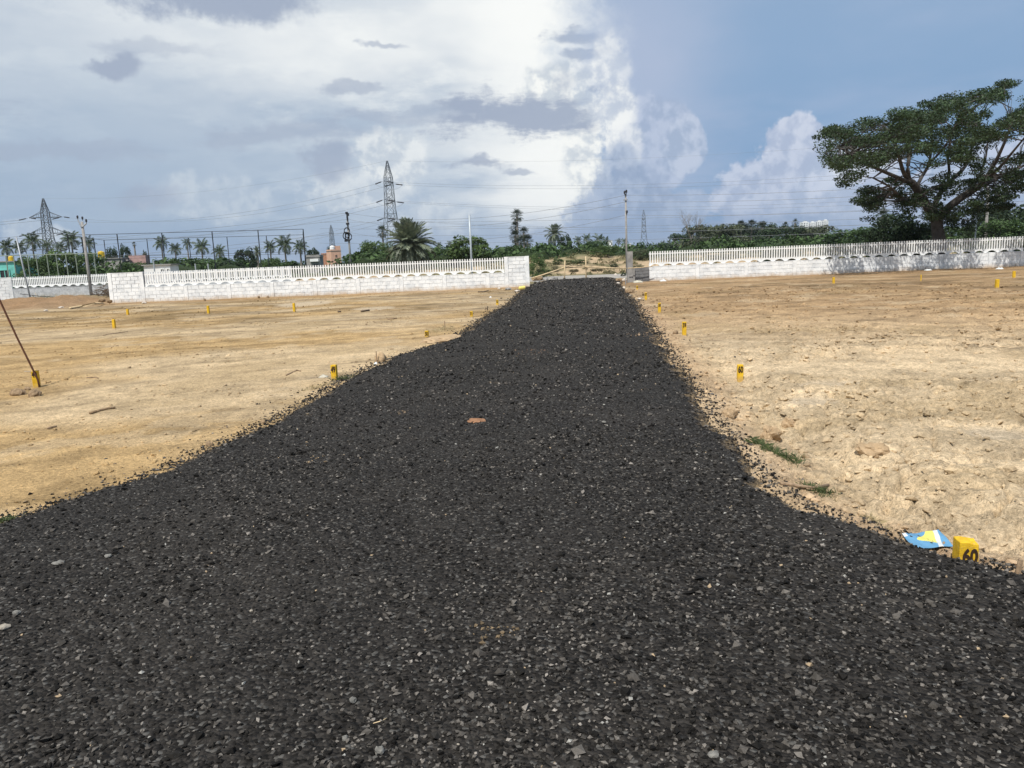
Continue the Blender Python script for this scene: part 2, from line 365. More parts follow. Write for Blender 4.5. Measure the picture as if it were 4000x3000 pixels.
def wash_material():
    """whitewash over blockwork: chalky blotches and a splash of soil along the foot of the wall"""
    m = bpy.data.materials.new('whitewash'); m.use_nodes = True; t = m.node_tree; N = t.nodes; L = t.links
    b = N['Principled BSDF']; b.inputs['Roughness'].default_value = 0.9; b.inputs['Specular IOR Level'].default_value = 0.15
    pos = N.new('ShaderNodeNewGeometry').outputs['Position']
    def noi(sc, det, ro):
        n = N.new('ShaderNodeTexNoise'); n.inputs['Scale'].default_value = sc; n.inputs['Detail'].default_value = det; n.inputs['Roughness'].default_value = ro
        L.new(pos, n.inputs['Vector']); return n.outputs['Fac']
    def rg(v, a, b_, lo, hi):
        n = N.new('ShaderNodeMapRange'); L.new(v, n.inputs[0])
        for i, x in enumerate((a, b_, lo, hi)): n.inputs[i + 1].default_value = x
        return n.outputs[0]
    def mx(f, a, b_):
        n = N.new('ShaderNodeMix'); n.data_type = 'RGBA'; L.new(f, n.inputs[0])
        for i, v in ((6, a), (7, b_)):
            if isinstance(v, tuple): n.inputs[i].default_value = (*v, 1)
            else: L.new(v, n.inputs[i])
        return n.outputs[2]
    col = mx(rg(noi(2.6, 8, 0.70), 0.36, 0.56, 0, 1), (0.60, 0.62, 0.63), (0.81, 0.82, 0.81))
    col = mx(rg(noi(17, 6, 0.7), 0.52, 0.75, 0, 0.5), col, (0.90, 0.90, 0.88))
    sx = N.new('ShaderNodeSeparateXYZ'); L.new(pos, sx.inputs[0])
    ad = N.new('ShaderNodeMath'); ad.operation = 'MULTIPLY_ADD'; L.new(noi(3.2, 6, 0.7), ad.inputs[0]); ad.inputs[1].default_value = -0.5; L.new(sx.outputs[2], ad.inputs[2])
    col = mx(rg(ad.outputs[0], -0.02, -0.30, 0, 0.8), col, (0.44, 0.31, 0.18))
    L.new(col, b.inputs['Base Color'])
    bn = N.new('ShaderNodeBump'); bn.inputs['Distance'].default_value = 0.006; L.new(noi(35, 5, 0.6), bn.inputs['Height']); L.new(bn.outputs[0], b.inputs['Normal'])
    MATS['whitewash'] = m
wash_material()

def bitumen_material():
    """bitumen-bound chippings: cell pattern gives stone faces, black gaps and the odd pale chip with sun glint painted in"""
    m = bpy.data.materials.new('bitumen'); m.use_nodes = True; t = m.node_tree; N = t.nodes; L = t.links
    b = N['Principled BSDF']; b.inputs['Roughness'].default_value = 0.88; b.inputs['Specular IOR Level'].default_value = 0.1
    pos = N.new('ShaderNodeNewGeometry').outputs['Position']
    def vor(sc, feat='F1'):
        n = N.new('ShaderNodeTexVoronoi'); n.feature = feat; n.inputs['Scale'].default_value = sc; L.new(pos, n.inputs['Vector']); return n
    def noi(sc, det, ro=0.6):
        n = N.new('ShaderNodeTexNoise'); n.inputs['Scale'].default_value = sc; n.inputs['Detail'].default_value = det; n.inputs['Roughness'].default_value = ro
        L.new(pos, n.inputs['Vector']); return n.outputs['Fac']
    def rg(v, a, b_, lo, hi):
        n = N.new('ShaderNodeMapRange'); L.new(v, n.inputs[0])
        for i, x in enumerate((a, b_, lo, hi)): n.inputs[i + 1].default_value = x
        return n.outputs[0]
    def mx(f, a, b_):
        n = N.new('ShaderNodeMix'); n.data_type = 'RGBA'; L.new(f, n.inputs[0])
        for i, v in ((6, a), (7, b_)):
            if isinstance(v, tuple): n.inputs[i].default_value = (*v, 1)
            else: L.new(v, n.inputs[i])
        return n.outputs[2]
    v1, v2 = vor(70), vor(32)
    s1 = N.new('ShaderNodeSeparateColor'); L.new(v1.outputs['Color'], s1.inputs[0])
    s2 = N.new('ShaderNodeSeparateColor'); L.new(v2.outputs['Color'], s2.inputs[0])
    col = mx(rg(s1.outputs[0], 0.0, 1.0, 0, 1), (0.008, 0.0072, 0.0065), (0.040, 0.036, 0.032))
    col = mx(rg(s1.outputs[1], 0.90, 0.95, 0, 0.7), col, (0.12, 0.115, 0.105))  # scattered pale cell faces, sun glint put into the colour
    col = mx(rg(noi(0.8, 5), 0.48, 0.72, 0, 0.25), col, (0.07, 0.062, 0.053))
    col = mx(rg(noi(1.7, 6, 0.65), 0.66, 0.76, 0, 0.30), col, (0.15, 0.11, 0.07))
    ea = N.new('ShaderNodeAttribute'); ea.attribute_name = 'edge'; es = N.new('ShaderNodeSeparateColor'); L.new(ea.outputs['Color'], es.inputs[0])
    en = N.new('ShaderNodeMath'); en.operation = 'MULTIPLY_ADD'; L.new(noi(7, 6, 0.7), en.inputs[0]); en.inputs[1].default_value = 0.55; L.new(es.outputs[0], en.inputs[2])
    col = mx(rg(en.outputs[0], 0.46, 0.28, 0, 0.8), col, (0.33, 0.235, 0.13))
    L.new(col, b.inputs['Base Color'])
    ht = N.new('ShaderNodeMath'); ht.operation = 'MULTIPLY_ADD'; L.new(v1.outputs['Distance'], ht.inputs[0]); ht.inputs[1].default_value = -0.011
    h2 = N.new('ShaderNodeMath'); h2.operation = 'MULTIPLY'; L.new(v2.outputs['Distance'], h2.inputs[0]); h2.inputs[1].default_value = -0.014; L.new(h2.outputs[0], ht.inputs[2])
    bn = N.new('ShaderNodeBump'); bn.inputs['Distance'].default_value = 1.0; bn.inputs['Strength'].default_value = 1.0
    L.new(ht.outputs[0], bn.inputs['Height']); L.new(bn.outputs[0], b.inputs['Normal'])
    MATS['bitumen'] = m
bitumen_material()
def soil_material():
    m = bpy.data.materials.new('soil'); m.use_nodes = True; t = m.node_tree; N = t.nodes; L = t.links
    b = N['Principled BSDF']; b.inputs['Roughness'].default_value = 0.95; b.inputs['Specular IOR Level'].default_value = 0.08
    pos = N.new('ShaderNodeNewGeometry').outputs['Position']
    def noi(sc, det, ro=0.65):
        n = N.new('ShaderNodeTexNoise'); n.inputs['Scale'].default_value = sc; n.inputs['Detail'].default_value = det; n.inputs['Roughness'].default_value = ro
        L.new(pos, n.inputs['Vector']); return n.outputs['Fac']
    def rg(v, a, b_, lo, hi):
        n = N.new('ShaderNodeMapRange'); L.new(v, n.inputs[0])
        for i, x in enumerate((a, b_, lo, hi)): n.inputs[i + 1].default_value = x
        return n.outputs[0]
    def mul(c, f):
        n = N.new('ShaderNodeVectorMath'); n.operation = 'SCALE'; L.new(c, n.inputs[0]); L.new(f, n.inputs[3]); return n.outputs[0]
    a = N.new('ShaderNodeAttribute'); a.attribute_name = 'soil'; col = a.outputs['Color']
    n1, n2, n3 = noi(5, 6), noi(24, 6, 0.7), noi(90, 4, 0.7)
    col = mul(col, rg(n1, 0.3, 0.7, 0.82, 1.16)); col = mul(col, rg(n2, 0.36, 0.60, 0.70, 1.16)); col = mul(col, rg(n3, 0.32, 0.62, 0.68, 1.20))
    L.new(col, b.inputs['Base Color'])
    h = N.new('ShaderNodeMath'); h.operation = 'MULTIPLY_ADD'; L.new(n2, h.inputs[0]); h.inputs[1].default_value = 0.036
    h2 = N.new('ShaderNodeMath'); h2.operation = 'MULTIPLY'; L.new(n3, h2.inputs[0]); h2.inputs[1].default_value = 0.010; L.new(h2.outputs[0], h.inputs[2])
    bn = N.new('ShaderNodeBump'); bn.inputs['Distance'].default_value = 1.0; bn.inputs['Strength'].default_value = 1.0
    L.new(h.outputs[0], bn.inputs['Height']); L.new(bn.outputs[0], b.inputs['Normal']); MATS['soil'] = m
soil_material()
def yellow_material():
    """chalky yellow paint, scuffed, with soil splashed up from the foot"""
    m = bpy.data.materials.new('yellow_paint'); m.use_nodes = True; t = m.node_tree; N = t.nodes; L = t.links
    b = N['Principled BSDF']; b.inputs['Roughness'].default_value = 0.7; b.inputs['Specular IOR Level'].default_value = 0.2
    pos = N.new('ShaderNodeNewGeometry').outputs['Position']; loc = N.new('ShaderNodeTexCoord').outputs['Object']
    def noi(sc, det, ro=0.65):
        n = N.new('ShaderNodeTexNoise'); n.inputs['Scale'].default_value = sc; n.inputs['Detail'].default_value = det; n.inputs['Roughness'].default_value = ro
        L.new(pos, n.inputs['Vector']); return n.outputs['Fac']
    def rg(v, a, b_, lo, hi):
        n = N.new('ShaderNodeMapRange'); L.new(v, n.inputs[0])
        for i, x in enumerate((a, b_, lo, hi)): n.inputs[i + 1].default_value = x
        return n.outputs[0]
    def mx(f, a, b_):
        n = N.new('ShaderNodeMix'); n.data_type = 'RGBA'; L.new(f, n.inputs[0])
        for i, v in ((6, a), (7, b_)):
            if isinstance(v, tuple): n.inputs[i].default_value = (*v, 1)
            else: L.new(v, n.inputs[i])
        return n.outputs[2]
    col = mx(rg(noi(18, 6), 0.35, 0.65, 0, 1), (0.56, 0.33, 0.018), (0.72, 0.46, 0.025))
    col = mx(rg(noi(55, 5, 0.7), 0.60, 0.68, 0, 0.55), col, (0.36, 0.29, 0.20))
    sx = N.new('ShaderNodeSeparateXYZ'); L.new(loc, sx.inputs[0])
    ad = N.new('ShaderNodeMath'); ad.operation = 'MULTIPLY_ADD'; L.new(noi(30, 5), ad.inputs[0]); ad.inputs[1].default_value = -0.14; L.new(sx.outputs[2], ad.inputs[2])
    col = mx(rg(ad.outputs[0], -0.01, -0.07, 0, 0.6), col, (0.44, 0.31, 0.16))
    L.new(col, b.inputs['Base Color'])
    bn = N.new('ShaderNodeBump'); bn.inputs['Distance'].default_value = 0.003; L.new(noi(110, 4), bn.inputs['Height']); L.new(bn.outputs[0], b.inputs['Normal']); MATS['yellow_paint'] = m
yellow_material()
PUDDLES = [(*G(1195, 1186).xy, 1.3, 2.2), (*G(1462, 1205).xy, 0.8, 1.2), (*G(3175, 1565).xy, 0.26, 0.30), (*G(3900, 1690).xy, 0.3, 0.3), (*G(3240, 1500).xy, 0.5, 0.25)]
def puddle_mask(x, y):
    q = np.zeros(np.shape(x)); w = 0.5 * (fbm(x * 3, y * 3, 3, 15) - 0.5)
    for (a, b, rx, ry) in PUDDLES: q = np.maximum(q, 1 - sm(np.hypot((x - a) / rx, (y - b) / ry) + w, 0.75, 1.0))
    return q
m_ = lambda n: MATS[n]

# ------------------------------------------------------------------ ground, road and track
HEAD = rad(6.3)                                           # the new road runs a little to the right
LE = [(-26, 3.70), (-13, 3.85), (-7, 4.15), (-4.6, 4.5), (-3.43, 4.92), (-3.25, 5.3), (-2.90, 5.9), (-2.72, 6.9), (-2.50, 8.4), (-2.36, 10.6), (-1.98, 12.9), (-1.40, 14.6), (-1.05, 16.7),
      (-0.62, 21.4), (-0.05, 25.7), (0.55, 34), (1.35, 43.4), (1.95, 46.5), (2.7, 49.6)]
RE = [(6.75, 50.2), (6.35, 45.6), (5.1, 35), (4.05, 24.8), (2.98, 15.5), (2.36, 10.6), (1.97, 7.5), (1.78, 5.8), (1.76, 4.9), (1.86, 4.5), (2.06, 4.15), (2.25, 3.79), (2.42, 3.45), (3.1, 3.1), (5, 2.85), (12, 2.7), (26, 2.6)]
ROADP = np.array(LE + RE + [(26, -5), (-26, -5)])
TRACKP = np.array([(-75, 53.0), (-30, 51.5), (-5, 50.5), (2, 49.0), (7.6, 49.0), (20, 48.5), (75, 50.0), (75, 58), (20, 57.0), (8, 58.0), (-5, 61), (-30, 56.4), (-75, 60)])
def sdist(x, y, poly):
    """signed distance, positive inside"""
    best = np.full(x.shape, 1e9); ins = np.zeros(x.shape, bool); n = len(poly)
    for i in range(n):
        ax, ay = poly[i]; bx_, by_ = poly[(i + 1) % n]; ex, ey = bx_ - ax, by_ - ay
        t = np.clip(((x - ax) * ex + (y - ay) * ey) / (ex * ex + ey * ey), 0, 1)
        best = np.minimum(best, np.hypot(x - ax - t * ex, y - ay - t * ey))
        cr = (ay > y) != (by_ > y)
        ins ^= cr & (x < ex * (y - ay) / (ey if ey else 1e-9) + ax)
    return np.where(ins, best, -best)
def road_sd(x, y):
    return sdist(x, y, ROADP) + (fbm(x * 1.3, y * 1.3, 4, 3) - 0.5) * 0.20 + (fbm(x * 6, y * 6, 4, 8) - 0.5) * 0.16
def side(x, y):
    """positive right of the road's middle line"""
    return (x - 0.45) * math.cos(HEAD) - y * math.sin(HEAD)
TRACKS = [(-0.10, 9.0, 0.55, 0.10), (-0.02, 14.5, 0.42, 0.07), (0.05, 20.0, 0.30, 0.06), (0.02, 26.0, 0.22, 0.05), (0.10, 12.0, -0.62, 0.05), (0.06, 19.0, -0.50, 0.05)]
def tyre(x, y):
    """wheel ruts left by the grader: pairs of shallow lines"""
    t = np.zeros(np.shape(x))
    for k, (cv, y0, sl_, wob) in enumerate(TRACKS):
        lft = k < 4; xx = x + 8 if lft else x - 9
        d = y - (y0 + sl_ * xx + cv * 0.04 * xx * xx + wob * np.sin(xx * 0.7 + k))
        for o_ in (-0.75, 0.75): t = np.maximum(t, np.exp(-((d - o_) / 0.13) ** 2) * (0.35 + 0.65 * vnoise(xx * 1.7, d * 4, k)))
    return t
def ground_h(x, y, sd=None):
    x = np.asarray(x, float); y = np.asarray(y, float)
    if sd is None: sd = road_sd(x, y)
    r = np.hypot(x, y); near = 1 - sm(r, 18, 45)
    rt = sm(side(x, y), 0.2, 1.6)
    field = 1 - sm(y, 40, 43)
    z = (fbm(x * 0.35, y * 0.35, 3, 11) - 0.5) * 0.10 * sm(-sd, 0, 3)
    # left: graded flat, faint wheel lines
    al = x * -0.33 + y * 0.94
    lf = (fbm(x * 1.1, y * 1.1, 4, 21) - 0.5) * 0.035 + (fbm(al * 4.5, x * 0.3, 3, 25) - 0.5) * 0.006 + (fbm(x * 11, y * 11, 4, 23) - 0.5) * 0.026 - 0.016 * tyre(x, y)
    # right: dumped clods, half trodden
    d1, d2 = worley(x * 2.3 + 0.35 * vnoise(x * 5, y * 5, 2), y * 2.3, 31)
    e1, e2 = worley(x * 6.5 + 0.3 * vnoise(x * 11, y * 11, 4), y * 6.5, 37)
    rough = 0.45 + 0.75 * sm(fbm(x * 0.5, y * 0.5, 3, 41), 0.38, 0.62)
    rf = rough * (-0.016 * tyre(x, y) + 0.055 * sm(d2 - d1, 0.0, 0.13) + 0.034 * sm(e2 - e1, 0.0, 0.16) - 0.055 + (fbm(x * 1.6, y * 1.6, 4, 43) - 0.5) * 0.10 + (fbm(x * 12, y * 12, 4, 45) - 0.5) * 0.055)
    z = z + field * ((1 - rt) * lf + rt * rf) * (0.25 + 0.75 * near)
    # shoulder on the right: the soil dips to a small ditch beside the road
    near_r = rt * sm(y, 3.0, 4.2) * (1 - sm(y, 9, 12))
    z = z - 0.10 * near_r * sm(-sd, 0.02, 0.3) * (1 - sm(-sd, 0.55, 1.1)) - 0.03 * rt * (1 - sm(-sd, 0.3, 2))
    pm = puddle_mask(x, y); z = z * (1 - pm) - 0.02 * pm
    # spoil beside the gap in the wall at the left, sand banks past the track, far ground
    z = z + 0.35 * sm(-x, 21, 24) * sm(y, 37.5, 40.5) * (1 - sm(y, 43, 49)) * (0.5 + fbm(x * 0.8, y * 0.8, 4, 51)) * field ** 0
    sp_ = sm(-x, 20.5, 23) * sm(y, 36.5, 39.5) * (1 - sm(y, 47, 50)); z = z + sp_ * ((fbm(x * 1.7, y * 1.7, 4, 52) - 0.5) * 0.34 + (fbm(x * 5, y * 5, 3, 55) - 0.5) * 0.12)
    bank = sm(y, 60.5, 64.5) * (1 - sm(y, 75, 95))
    z = z + bank * (0.30 + 0.85 * fbm(x * 0.16, y * 0.16, 4, 53) + 0.25 * (fbm(x * 0.9, y * 0.9, 4, 54) - 0.5)) * sm(x, -30, -8)
    z = z + sm(y, 66, 69) * (1 - sm(y, 73, 78)) * np.clip(fbm(x * 0.2 + 3, y * 0.2, 3, 57) - 0.42, 0, 1) * 2.2 * sm(x, -4, 2) * (1 - sm(x, 16, 24))
    return z - 0.10 * sm(sd, 0.0, 0.35)
def road_h(x, y, sd):
    prof = -0.085 + 0.155 * sm(sd, -0.16, 0.30) + 0.03 * sm(sd, 0.3, 1.6)
    d1, d2 = worley(x * 24, y * 24, 61)
    return prof + (fbm(x * 0.8, y * 0.8, 3, 63) - 0.5) * 0.05 + (fbm(x * 7, y * 7, 4, 65) - 0.5) * 0.02 + 0.006 * (0.5 - d1) * (1 - sm(np.hypot(x, y), 8, 16)) - 0.22 * (1 - sm(sd, -0.5, -0.16))
def track_h(x, y, sd):
    return -0.05 + 0.085 * sm(sd, -0.3, 0.5) + (fbm(x * 0.5, y * 0.5, 3, 71) - 0.5) * 0.05 - 0.2 * (1 - sm(sd, -1.2, -0.3))

ang = np.r_[np.linspace(-180, -44, 28)[:-1], np.arange(-44, 44, 0.235), np.linspace(44, 180, 28)]
ang = np.radians(ang)
rr = [0.6]
while rr[-1] < 95: rr.append(rr[-1] * 1.007 if rr[-1] > 1.6 else rr[-1] * 1.05)
while rr[-1] < 6500: rr.append(rr[-1] * 1.05)
rr = np.array(rr)
AA, RR = np.meshgrid(ang, rr)
GX, GY = RR * np.sin(AA), RR * np.cos(AA)
shp = GX.shape
def grid_faces(shape):
    n, k = shape; i = np.arange(n * k).reshape(n, k)
    return np.stack([i[:-1, :-1], i[:-1, 1:], i[1:, 1:], i[1:, :-1]], -1).reshape(-1, 4)
GF = grid_faces(shp)
gx, gy = GX.ravel(), GY.ravel()
SD = road_sd(gx, gy)
gz = ground_h(gx, gy, SD) - 0.25 * sm(np.hypot(gx, gy), 400, 3000)
def soil_colour(x, y, sd):
    rt = sm(side(x, y), -0.3, 1.8)[:, None]
    pch = sm(fbm(x * 0.22, y * 0.3, 4, 84), 0.40, 0.62)[:, None]
    left = np.array((0.475, 0.322, 0.155)) * (1 - pch) + np.array((0.535, 0.40, 0.24)) * pch; right = np.array((0.61, 0.47, 0.30))
    c0 = left * (1 - rt) + right * rt
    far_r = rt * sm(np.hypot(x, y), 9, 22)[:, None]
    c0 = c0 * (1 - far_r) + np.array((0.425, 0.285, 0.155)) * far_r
    al = x * -0.33 + y * 0.94; ar = x * 0.42 + y * 0.9
    st = fbm(np.where(rt[:, 0] > 0.5, ar, al) * 2.4, np.where(rt[:, 0] > 0.5, y * 0.45, x * 0.4), 4, 81)
    k = 1 - 0.20 * sm(st, 0.52, 0.72) + 0.10 * sm(st, 0.45, 0.28)
    mot = fbm(x * 3.1, y * 3.1, 4, 82); k *= 1 - 0.22 * sm(mot, 0.52, 0.72) + 0.10 * sm(mot, 0.45, 0.3)
    big = fbm(x * 0.33, y * 0.33, 4, 83)
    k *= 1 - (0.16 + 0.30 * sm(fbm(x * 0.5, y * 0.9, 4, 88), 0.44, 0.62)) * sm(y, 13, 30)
    k *= 1 + 0.24 * (big - 0.5)
    k *= 1 - 0.34 * tyre(x, y) * (0.4 + 1.2 * fbm(x * 2, y * 2, 3, 86))
    c0 = c0 * k[:, None]
    wet = sm(fbm(x * 0.7, y * 0.7, 4, 85), 0.60, 0.72)[:, None] * 0.35
    c0 = c0 * (1 - wet) + np.array((0.33, 0.235, 0.12)) * wet
    pale = sm(fbm(x * 1.1 + 5, y * 1.1, 4, 87), 0.63, 0.70)[:, None] * 0.35
    c0 = c0 * (1 - pale) + np.array((0.56, 0.44, 0.29)) * pale
    pinkish = (rt[:, 0] * (1 - sm(-sd, 0.15, 0.6)) * (1 - sm(y, 18, 30)))[:, None] * 0.6
    c0 = c0 * (1 - pinkish) + np.array((0.42, 0.27, 0.165)) * pinkish
    pm = puddle_mask(x, y)[:, None] * 0.75; c0 = c0 * (1 - pm) + np.array((0.50, 0.405, 0.285)) * pm
    bank = (sm(-x, 20.5, 23) * sm(y, 36.5, 39.5))[:, None] * 0.85
    c0 = c0 * (1 - bank) + np.array((0.235, 0.15, 0.09)) * bank * (0.6 + 0.8 * fbm(x * 1.9, y * 1.9, 4, 96))[:, None]
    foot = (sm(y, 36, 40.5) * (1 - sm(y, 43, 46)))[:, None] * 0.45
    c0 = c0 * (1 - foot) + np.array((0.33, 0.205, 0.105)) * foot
    beyond = sm(y, 43.5, 46)[:, None]
    sand = np.array((0.40, 0.30, 0.19)) * (0.75 + 0.5 * fbm(x * 0.4, y * 0.4, 4, 89))[:, None]
    c0 = c0 * (1 - beyond) + sand * beyond
    weeds = (beyond[:, 0] * np.maximum(sm(fbm(x * 0.35, y * 0.5, 4, 91), 0.42, 0.56), 1 - sm(y, 46, 49)))[:, None] * 0.85
    c0 = c0 * (1 - weeds) + np.array((0.13, 0.125, 0.06)) * weeds
    green = sm(y + 6 * fbm(x * 0.3, y * 0.3, 3, 95), 72, 80)[:, None]
    c0 = c0 * (1 - green) + np.array((0.055, 0.085, 0.03)) * green
    return c0
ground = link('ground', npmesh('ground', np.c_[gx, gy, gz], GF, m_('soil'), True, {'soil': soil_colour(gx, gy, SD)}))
tag(ground, kind='structure')
def sheet(name, sdv, zf, cut, mat):
    keep = (sdv.reshape(shp) > cut)
    kf = keep[:-1, :-1] | keep[:-1, 1:] | keep[1:, 1:] | keep[1:, :-1]
    F = GF.reshape(shp[0] - 1, shp[1] - 1, 4)[kf]
    ids = np.unique(F); mp = np.full(len(gx), -1); mp[ids] = np.arange(len(ids))
    ed = np.clip(sdv[ids], 0, 1); o = link(name, npmesh(name, np.c_[gx[ids], gy[ids], zf(gx[ids], gy[ids], sdv[ids])], mp[F], mat, True, {'edge': np.c_[ed, ed, ed]}))
    return tag(o, kind='structure')
sheet('road', SD, road_h, -0.30, m_('bitumen'))
TSD = sdist(gx, gy, TRACKP) + (fbm(gx * 0.4, gy * 0.4, 4, 93) - 0.5) * 2.0
sheet('gravel_track', TSD, track_h, -1.0, m_('gravel_track'))
def gz1(x, y): return float(ground_h(np.array([x]), np.array([y]))[0])
def surf(x, y):
    a = np.array([x]); b = np.array([y]); s = road_sd(a, b)
    return float(max(ground_h(a, b, s)[0], road_h(a, b, s)[0]))

# --- loose stone chips on the road and crumbs of soil (too many to count)
OCT = np.array([(1, 0, 0), (0, 1, 0), (-1, 0, 0), (0, -1, 0), (0, 0, 1), (0, 0, -1)], float)
OCF = np.array([(0, 1, 4), (1, 2, 4), (2, 3, 4), (3, 0, 4), (1, 0, 5), (2, 1, 5), (3, 2, 5), (0, 3, 5)])
ph = (1 + 5 ** 0.5) / 2
ICO = np.array([(-1, ph, 0), (1, ph, 0), (-1, -ph, 0), (1, -ph, 0), (0, -1, ph), (0, 1, ph), (0, -1, -ph), (0, 1, -ph), (ph, 0, -1), (ph, 0, 1), (-ph, 0, -1), (-ph, 0, 1)]) / 1.9
ICF = np.array([(0, 11, 5), (0, 5, 1), (0, 1, 7), (0, 7, 10), (0, 10, 11), (1, 5, 9), (5, 11, 4), (11, 10, 2), (10, 7, 6), (7, 1, 8), (3, 9, 4), (3, 4, 2), (3, 2, 6), (3, 6, 8), (3, 8, 9), (4, 9, 5), (2, 4, 11), (6, 2, 10), (8, 6, 7), (9, 8, 1)])
def rot_rand(n):
    q = RNG.normal(size=(n, 4)); q /= np.linalg.norm(q, axis=1)[:, None]; w, x, y, z = q.T
    return np.stack([1 - 2 * (y * y + z * z), 2 * (x * y - z * w), 2 * (x * z + y * w), 2 * (x * y + z * w), 1 - 2 * (x * x + z * z), 2 * (y * z - x * w),
                     2 * (x * z - y * w), 2 * (y * z + x * w), 1 - 2 * (x * x + y * y)], 1).reshape(n, 3, 3)
def scatter(name, base, faces, pos, size, colr, mat, aname, flat=0.6, jit=0.3):
    n, k = len(pos), len(base)
    v = base[None] * (1 + jit * (RNG.random((n, k, 1)) * 2 - 1)) * (0.6 + 0.8 * RNG.random((n, 1, 3)))
    v = np.einsum('nij,nkj->nki', rot_rand(n), v); v[:, :, 2] *= flat
    v = v * size[:, None, None] + pos[:, None, :]
    f = (faces[None] + (np.arange(n) * k)[:, None, None]).reshape(-1, 3)
    return link(name, npmesh(name, v.reshape(-1, 3), f, mat, False, {aname: np.repeat(colr, k, 0)}))
def polar_pts(n, r0, r1, p, a0=-40, a1=40):
    u = RNG.random(n); r = (r0 ** p + u * (r1 ** p - r0 ** p)) ** (1 / p)
    a = np.radians(a0 + (a1 - a0) * RNG.random(n)); return r * np.sin(a), r * np.cos(a), r
x, y, r = polar_pts(135000, 1.9, 49, 0.45); s = road_sd(x, y); k = (s > -0.02 - 0.60 * RNG.random(len(x)) ** 5) & (RNG.random(len(x)) < 1.0 - 0.55 * sm(fbm(x * 1.1, y * 0.7, 4, 69), 0.50, 0.66))
x, y, r, s = x[k], y[k], r[k], s[k]
sz = (0.0042 + 0.0072 * RNG.random(len(x)) ** 1.7) * (0.82 + 0.075 * r) * np.where(RNG.random(len(x)) < 0.05, 1.8, 1.0)
g = 0.007 + 0.12 * RNG.random(len(x)) ** 2.9; t = RNG.random(len(x)) - 0.35 * sm(sz / (0.82 + 0.075 * r), 0.008, 0.013) * (RNG.random(len(x)) < 0.75)
g = np.where(t > 0.82, 0.08 + 0.17 * RNG.random(len(x)) ** 1.6, g)  # paler share: light stone and painted sun glint in one tone
ua = side(x, y); tone = 0.80 + 0.55 * (fbm(x * 0.7, y * 0.45, 4, 67) - 0.35) + 0.14 * np.exp(-((np.abs(ua - 0.1) - 0.75) / 0.35) ** 2) + 0.25 * (fbm(x * 3, y * 3, 3, 68) - 0.5)
g = g * tone; cc = np.c_[g, g, g] * np.array((1.10, 0.99, 0.86))
cc[t > 0.985] = np.array((0.30, 0.29, 0.26)); cc[t > 0.995] = np.array((0.36, 0.27, 0.17))
for (a_, b_, rx_, ry_, cl_) in ((*G(1240, 1842).xy, 0.14, 0.12, (0.26, 0.19, 0.115)), (*G(2080, 1400).xy, 0.28, 0.5, (0.17, 0.115, 0.08)), (*G(1560, 1650).xy, 0.2, 0.15, (0.16, 0.12, 0.08)), (*G(1920, 2560).xy, 0.13, 0.11, (0.17, 0.125, 0.075)), (*G(1650, 1330).xy, 0.8, 1.2, (0.28, 0.20, 0.12)), (*G(2560, 1330).xy, 0.5, 1.0, (0.24, 0.17, 0.11))):
    dq = np.hypot((x - a_) / rx_, (y - b_) / ry_); kk = RNG.random(len(x)) < 0.75 * (1 - sm(dq, 0.4, 1.1)); cc[kk] = np.array(cl_) * (0.6 + 0.7 * RNG.random((kk.sum(), 1)))
kk = (s < 0.25) & (RNG.random(len(x)) < 0.45 * (1 - sm(s, -0.05, 0.25))); cc[kk] = cc[kk] * 0.4 + np.array((0.20, 0.145, 0.085))[None] * (0.5 + 0.6 * RNG.random((kk.sum(), 1)))
st_o = scatter('loose_chippings', OCT, OCF, np.c_[x, y, np.maximum(road_h(x, y, s), ground_h(x, y, s)) + sz * 0.30], sz, cc, m_('stone'), 'stone', 0.72)
tag(st_o, 'loose dark stone chippings lying on the new black road', kind='stuff')
ex, ey = [], []
for E_ in (LE[3:], RE[:-2]):
    E_ = np.array(E_); sg = np.diff(E_, axis=0); ln = np.hypot(*sg.T); wt = ln / (1.5 + np.hypot(*(E_[:-1] + sg / 2).T)); ix = RNG.choice(len(sg), 6500, p=wt / wt.sum()); u_ = RNG.random((6500, 1))
    p_ = E_[ix] + sg[ix] * u_ + np.c_[-sg[ix][:, 1], sg[ix][:, 0]] / ln[ix][:, None] * (RNG.normal(size=(6500, 1)) * 0.075 + np.where(RNG.random((6500, 1)) < 0.08, RNG.normal(size=(6500, 1)) * 0.22, 0)); ex.append(p_[:, 0]); ey.append(p_[:, 1])
ex, ey = np.concatenate(ex), np.concatenate(ey); es = road_sd(ex, ey); er = np.hypot(ex, ey)
eg = (0.010 + 0.10 * RNG.random(len(ex)) ** 2.4)[:, None] * np.array((1.1, 0.98, 0.84)); esz = (0.0045 + 0.009 * RNG.random(len(ex)) ** 2) * (0.8 + 0.06 * er)
tag(scatter('spilled_chippings', OCT, OCF, np.c_[ex, ey, np.maximum(road_h(ex, ey, es), ground_h(ex, ey, es)) + esz * 0.3], esz, eg, m_('stone'), 'stone', 0.75), 'dark stone chippings spilled along the road edges', kind='stuff')
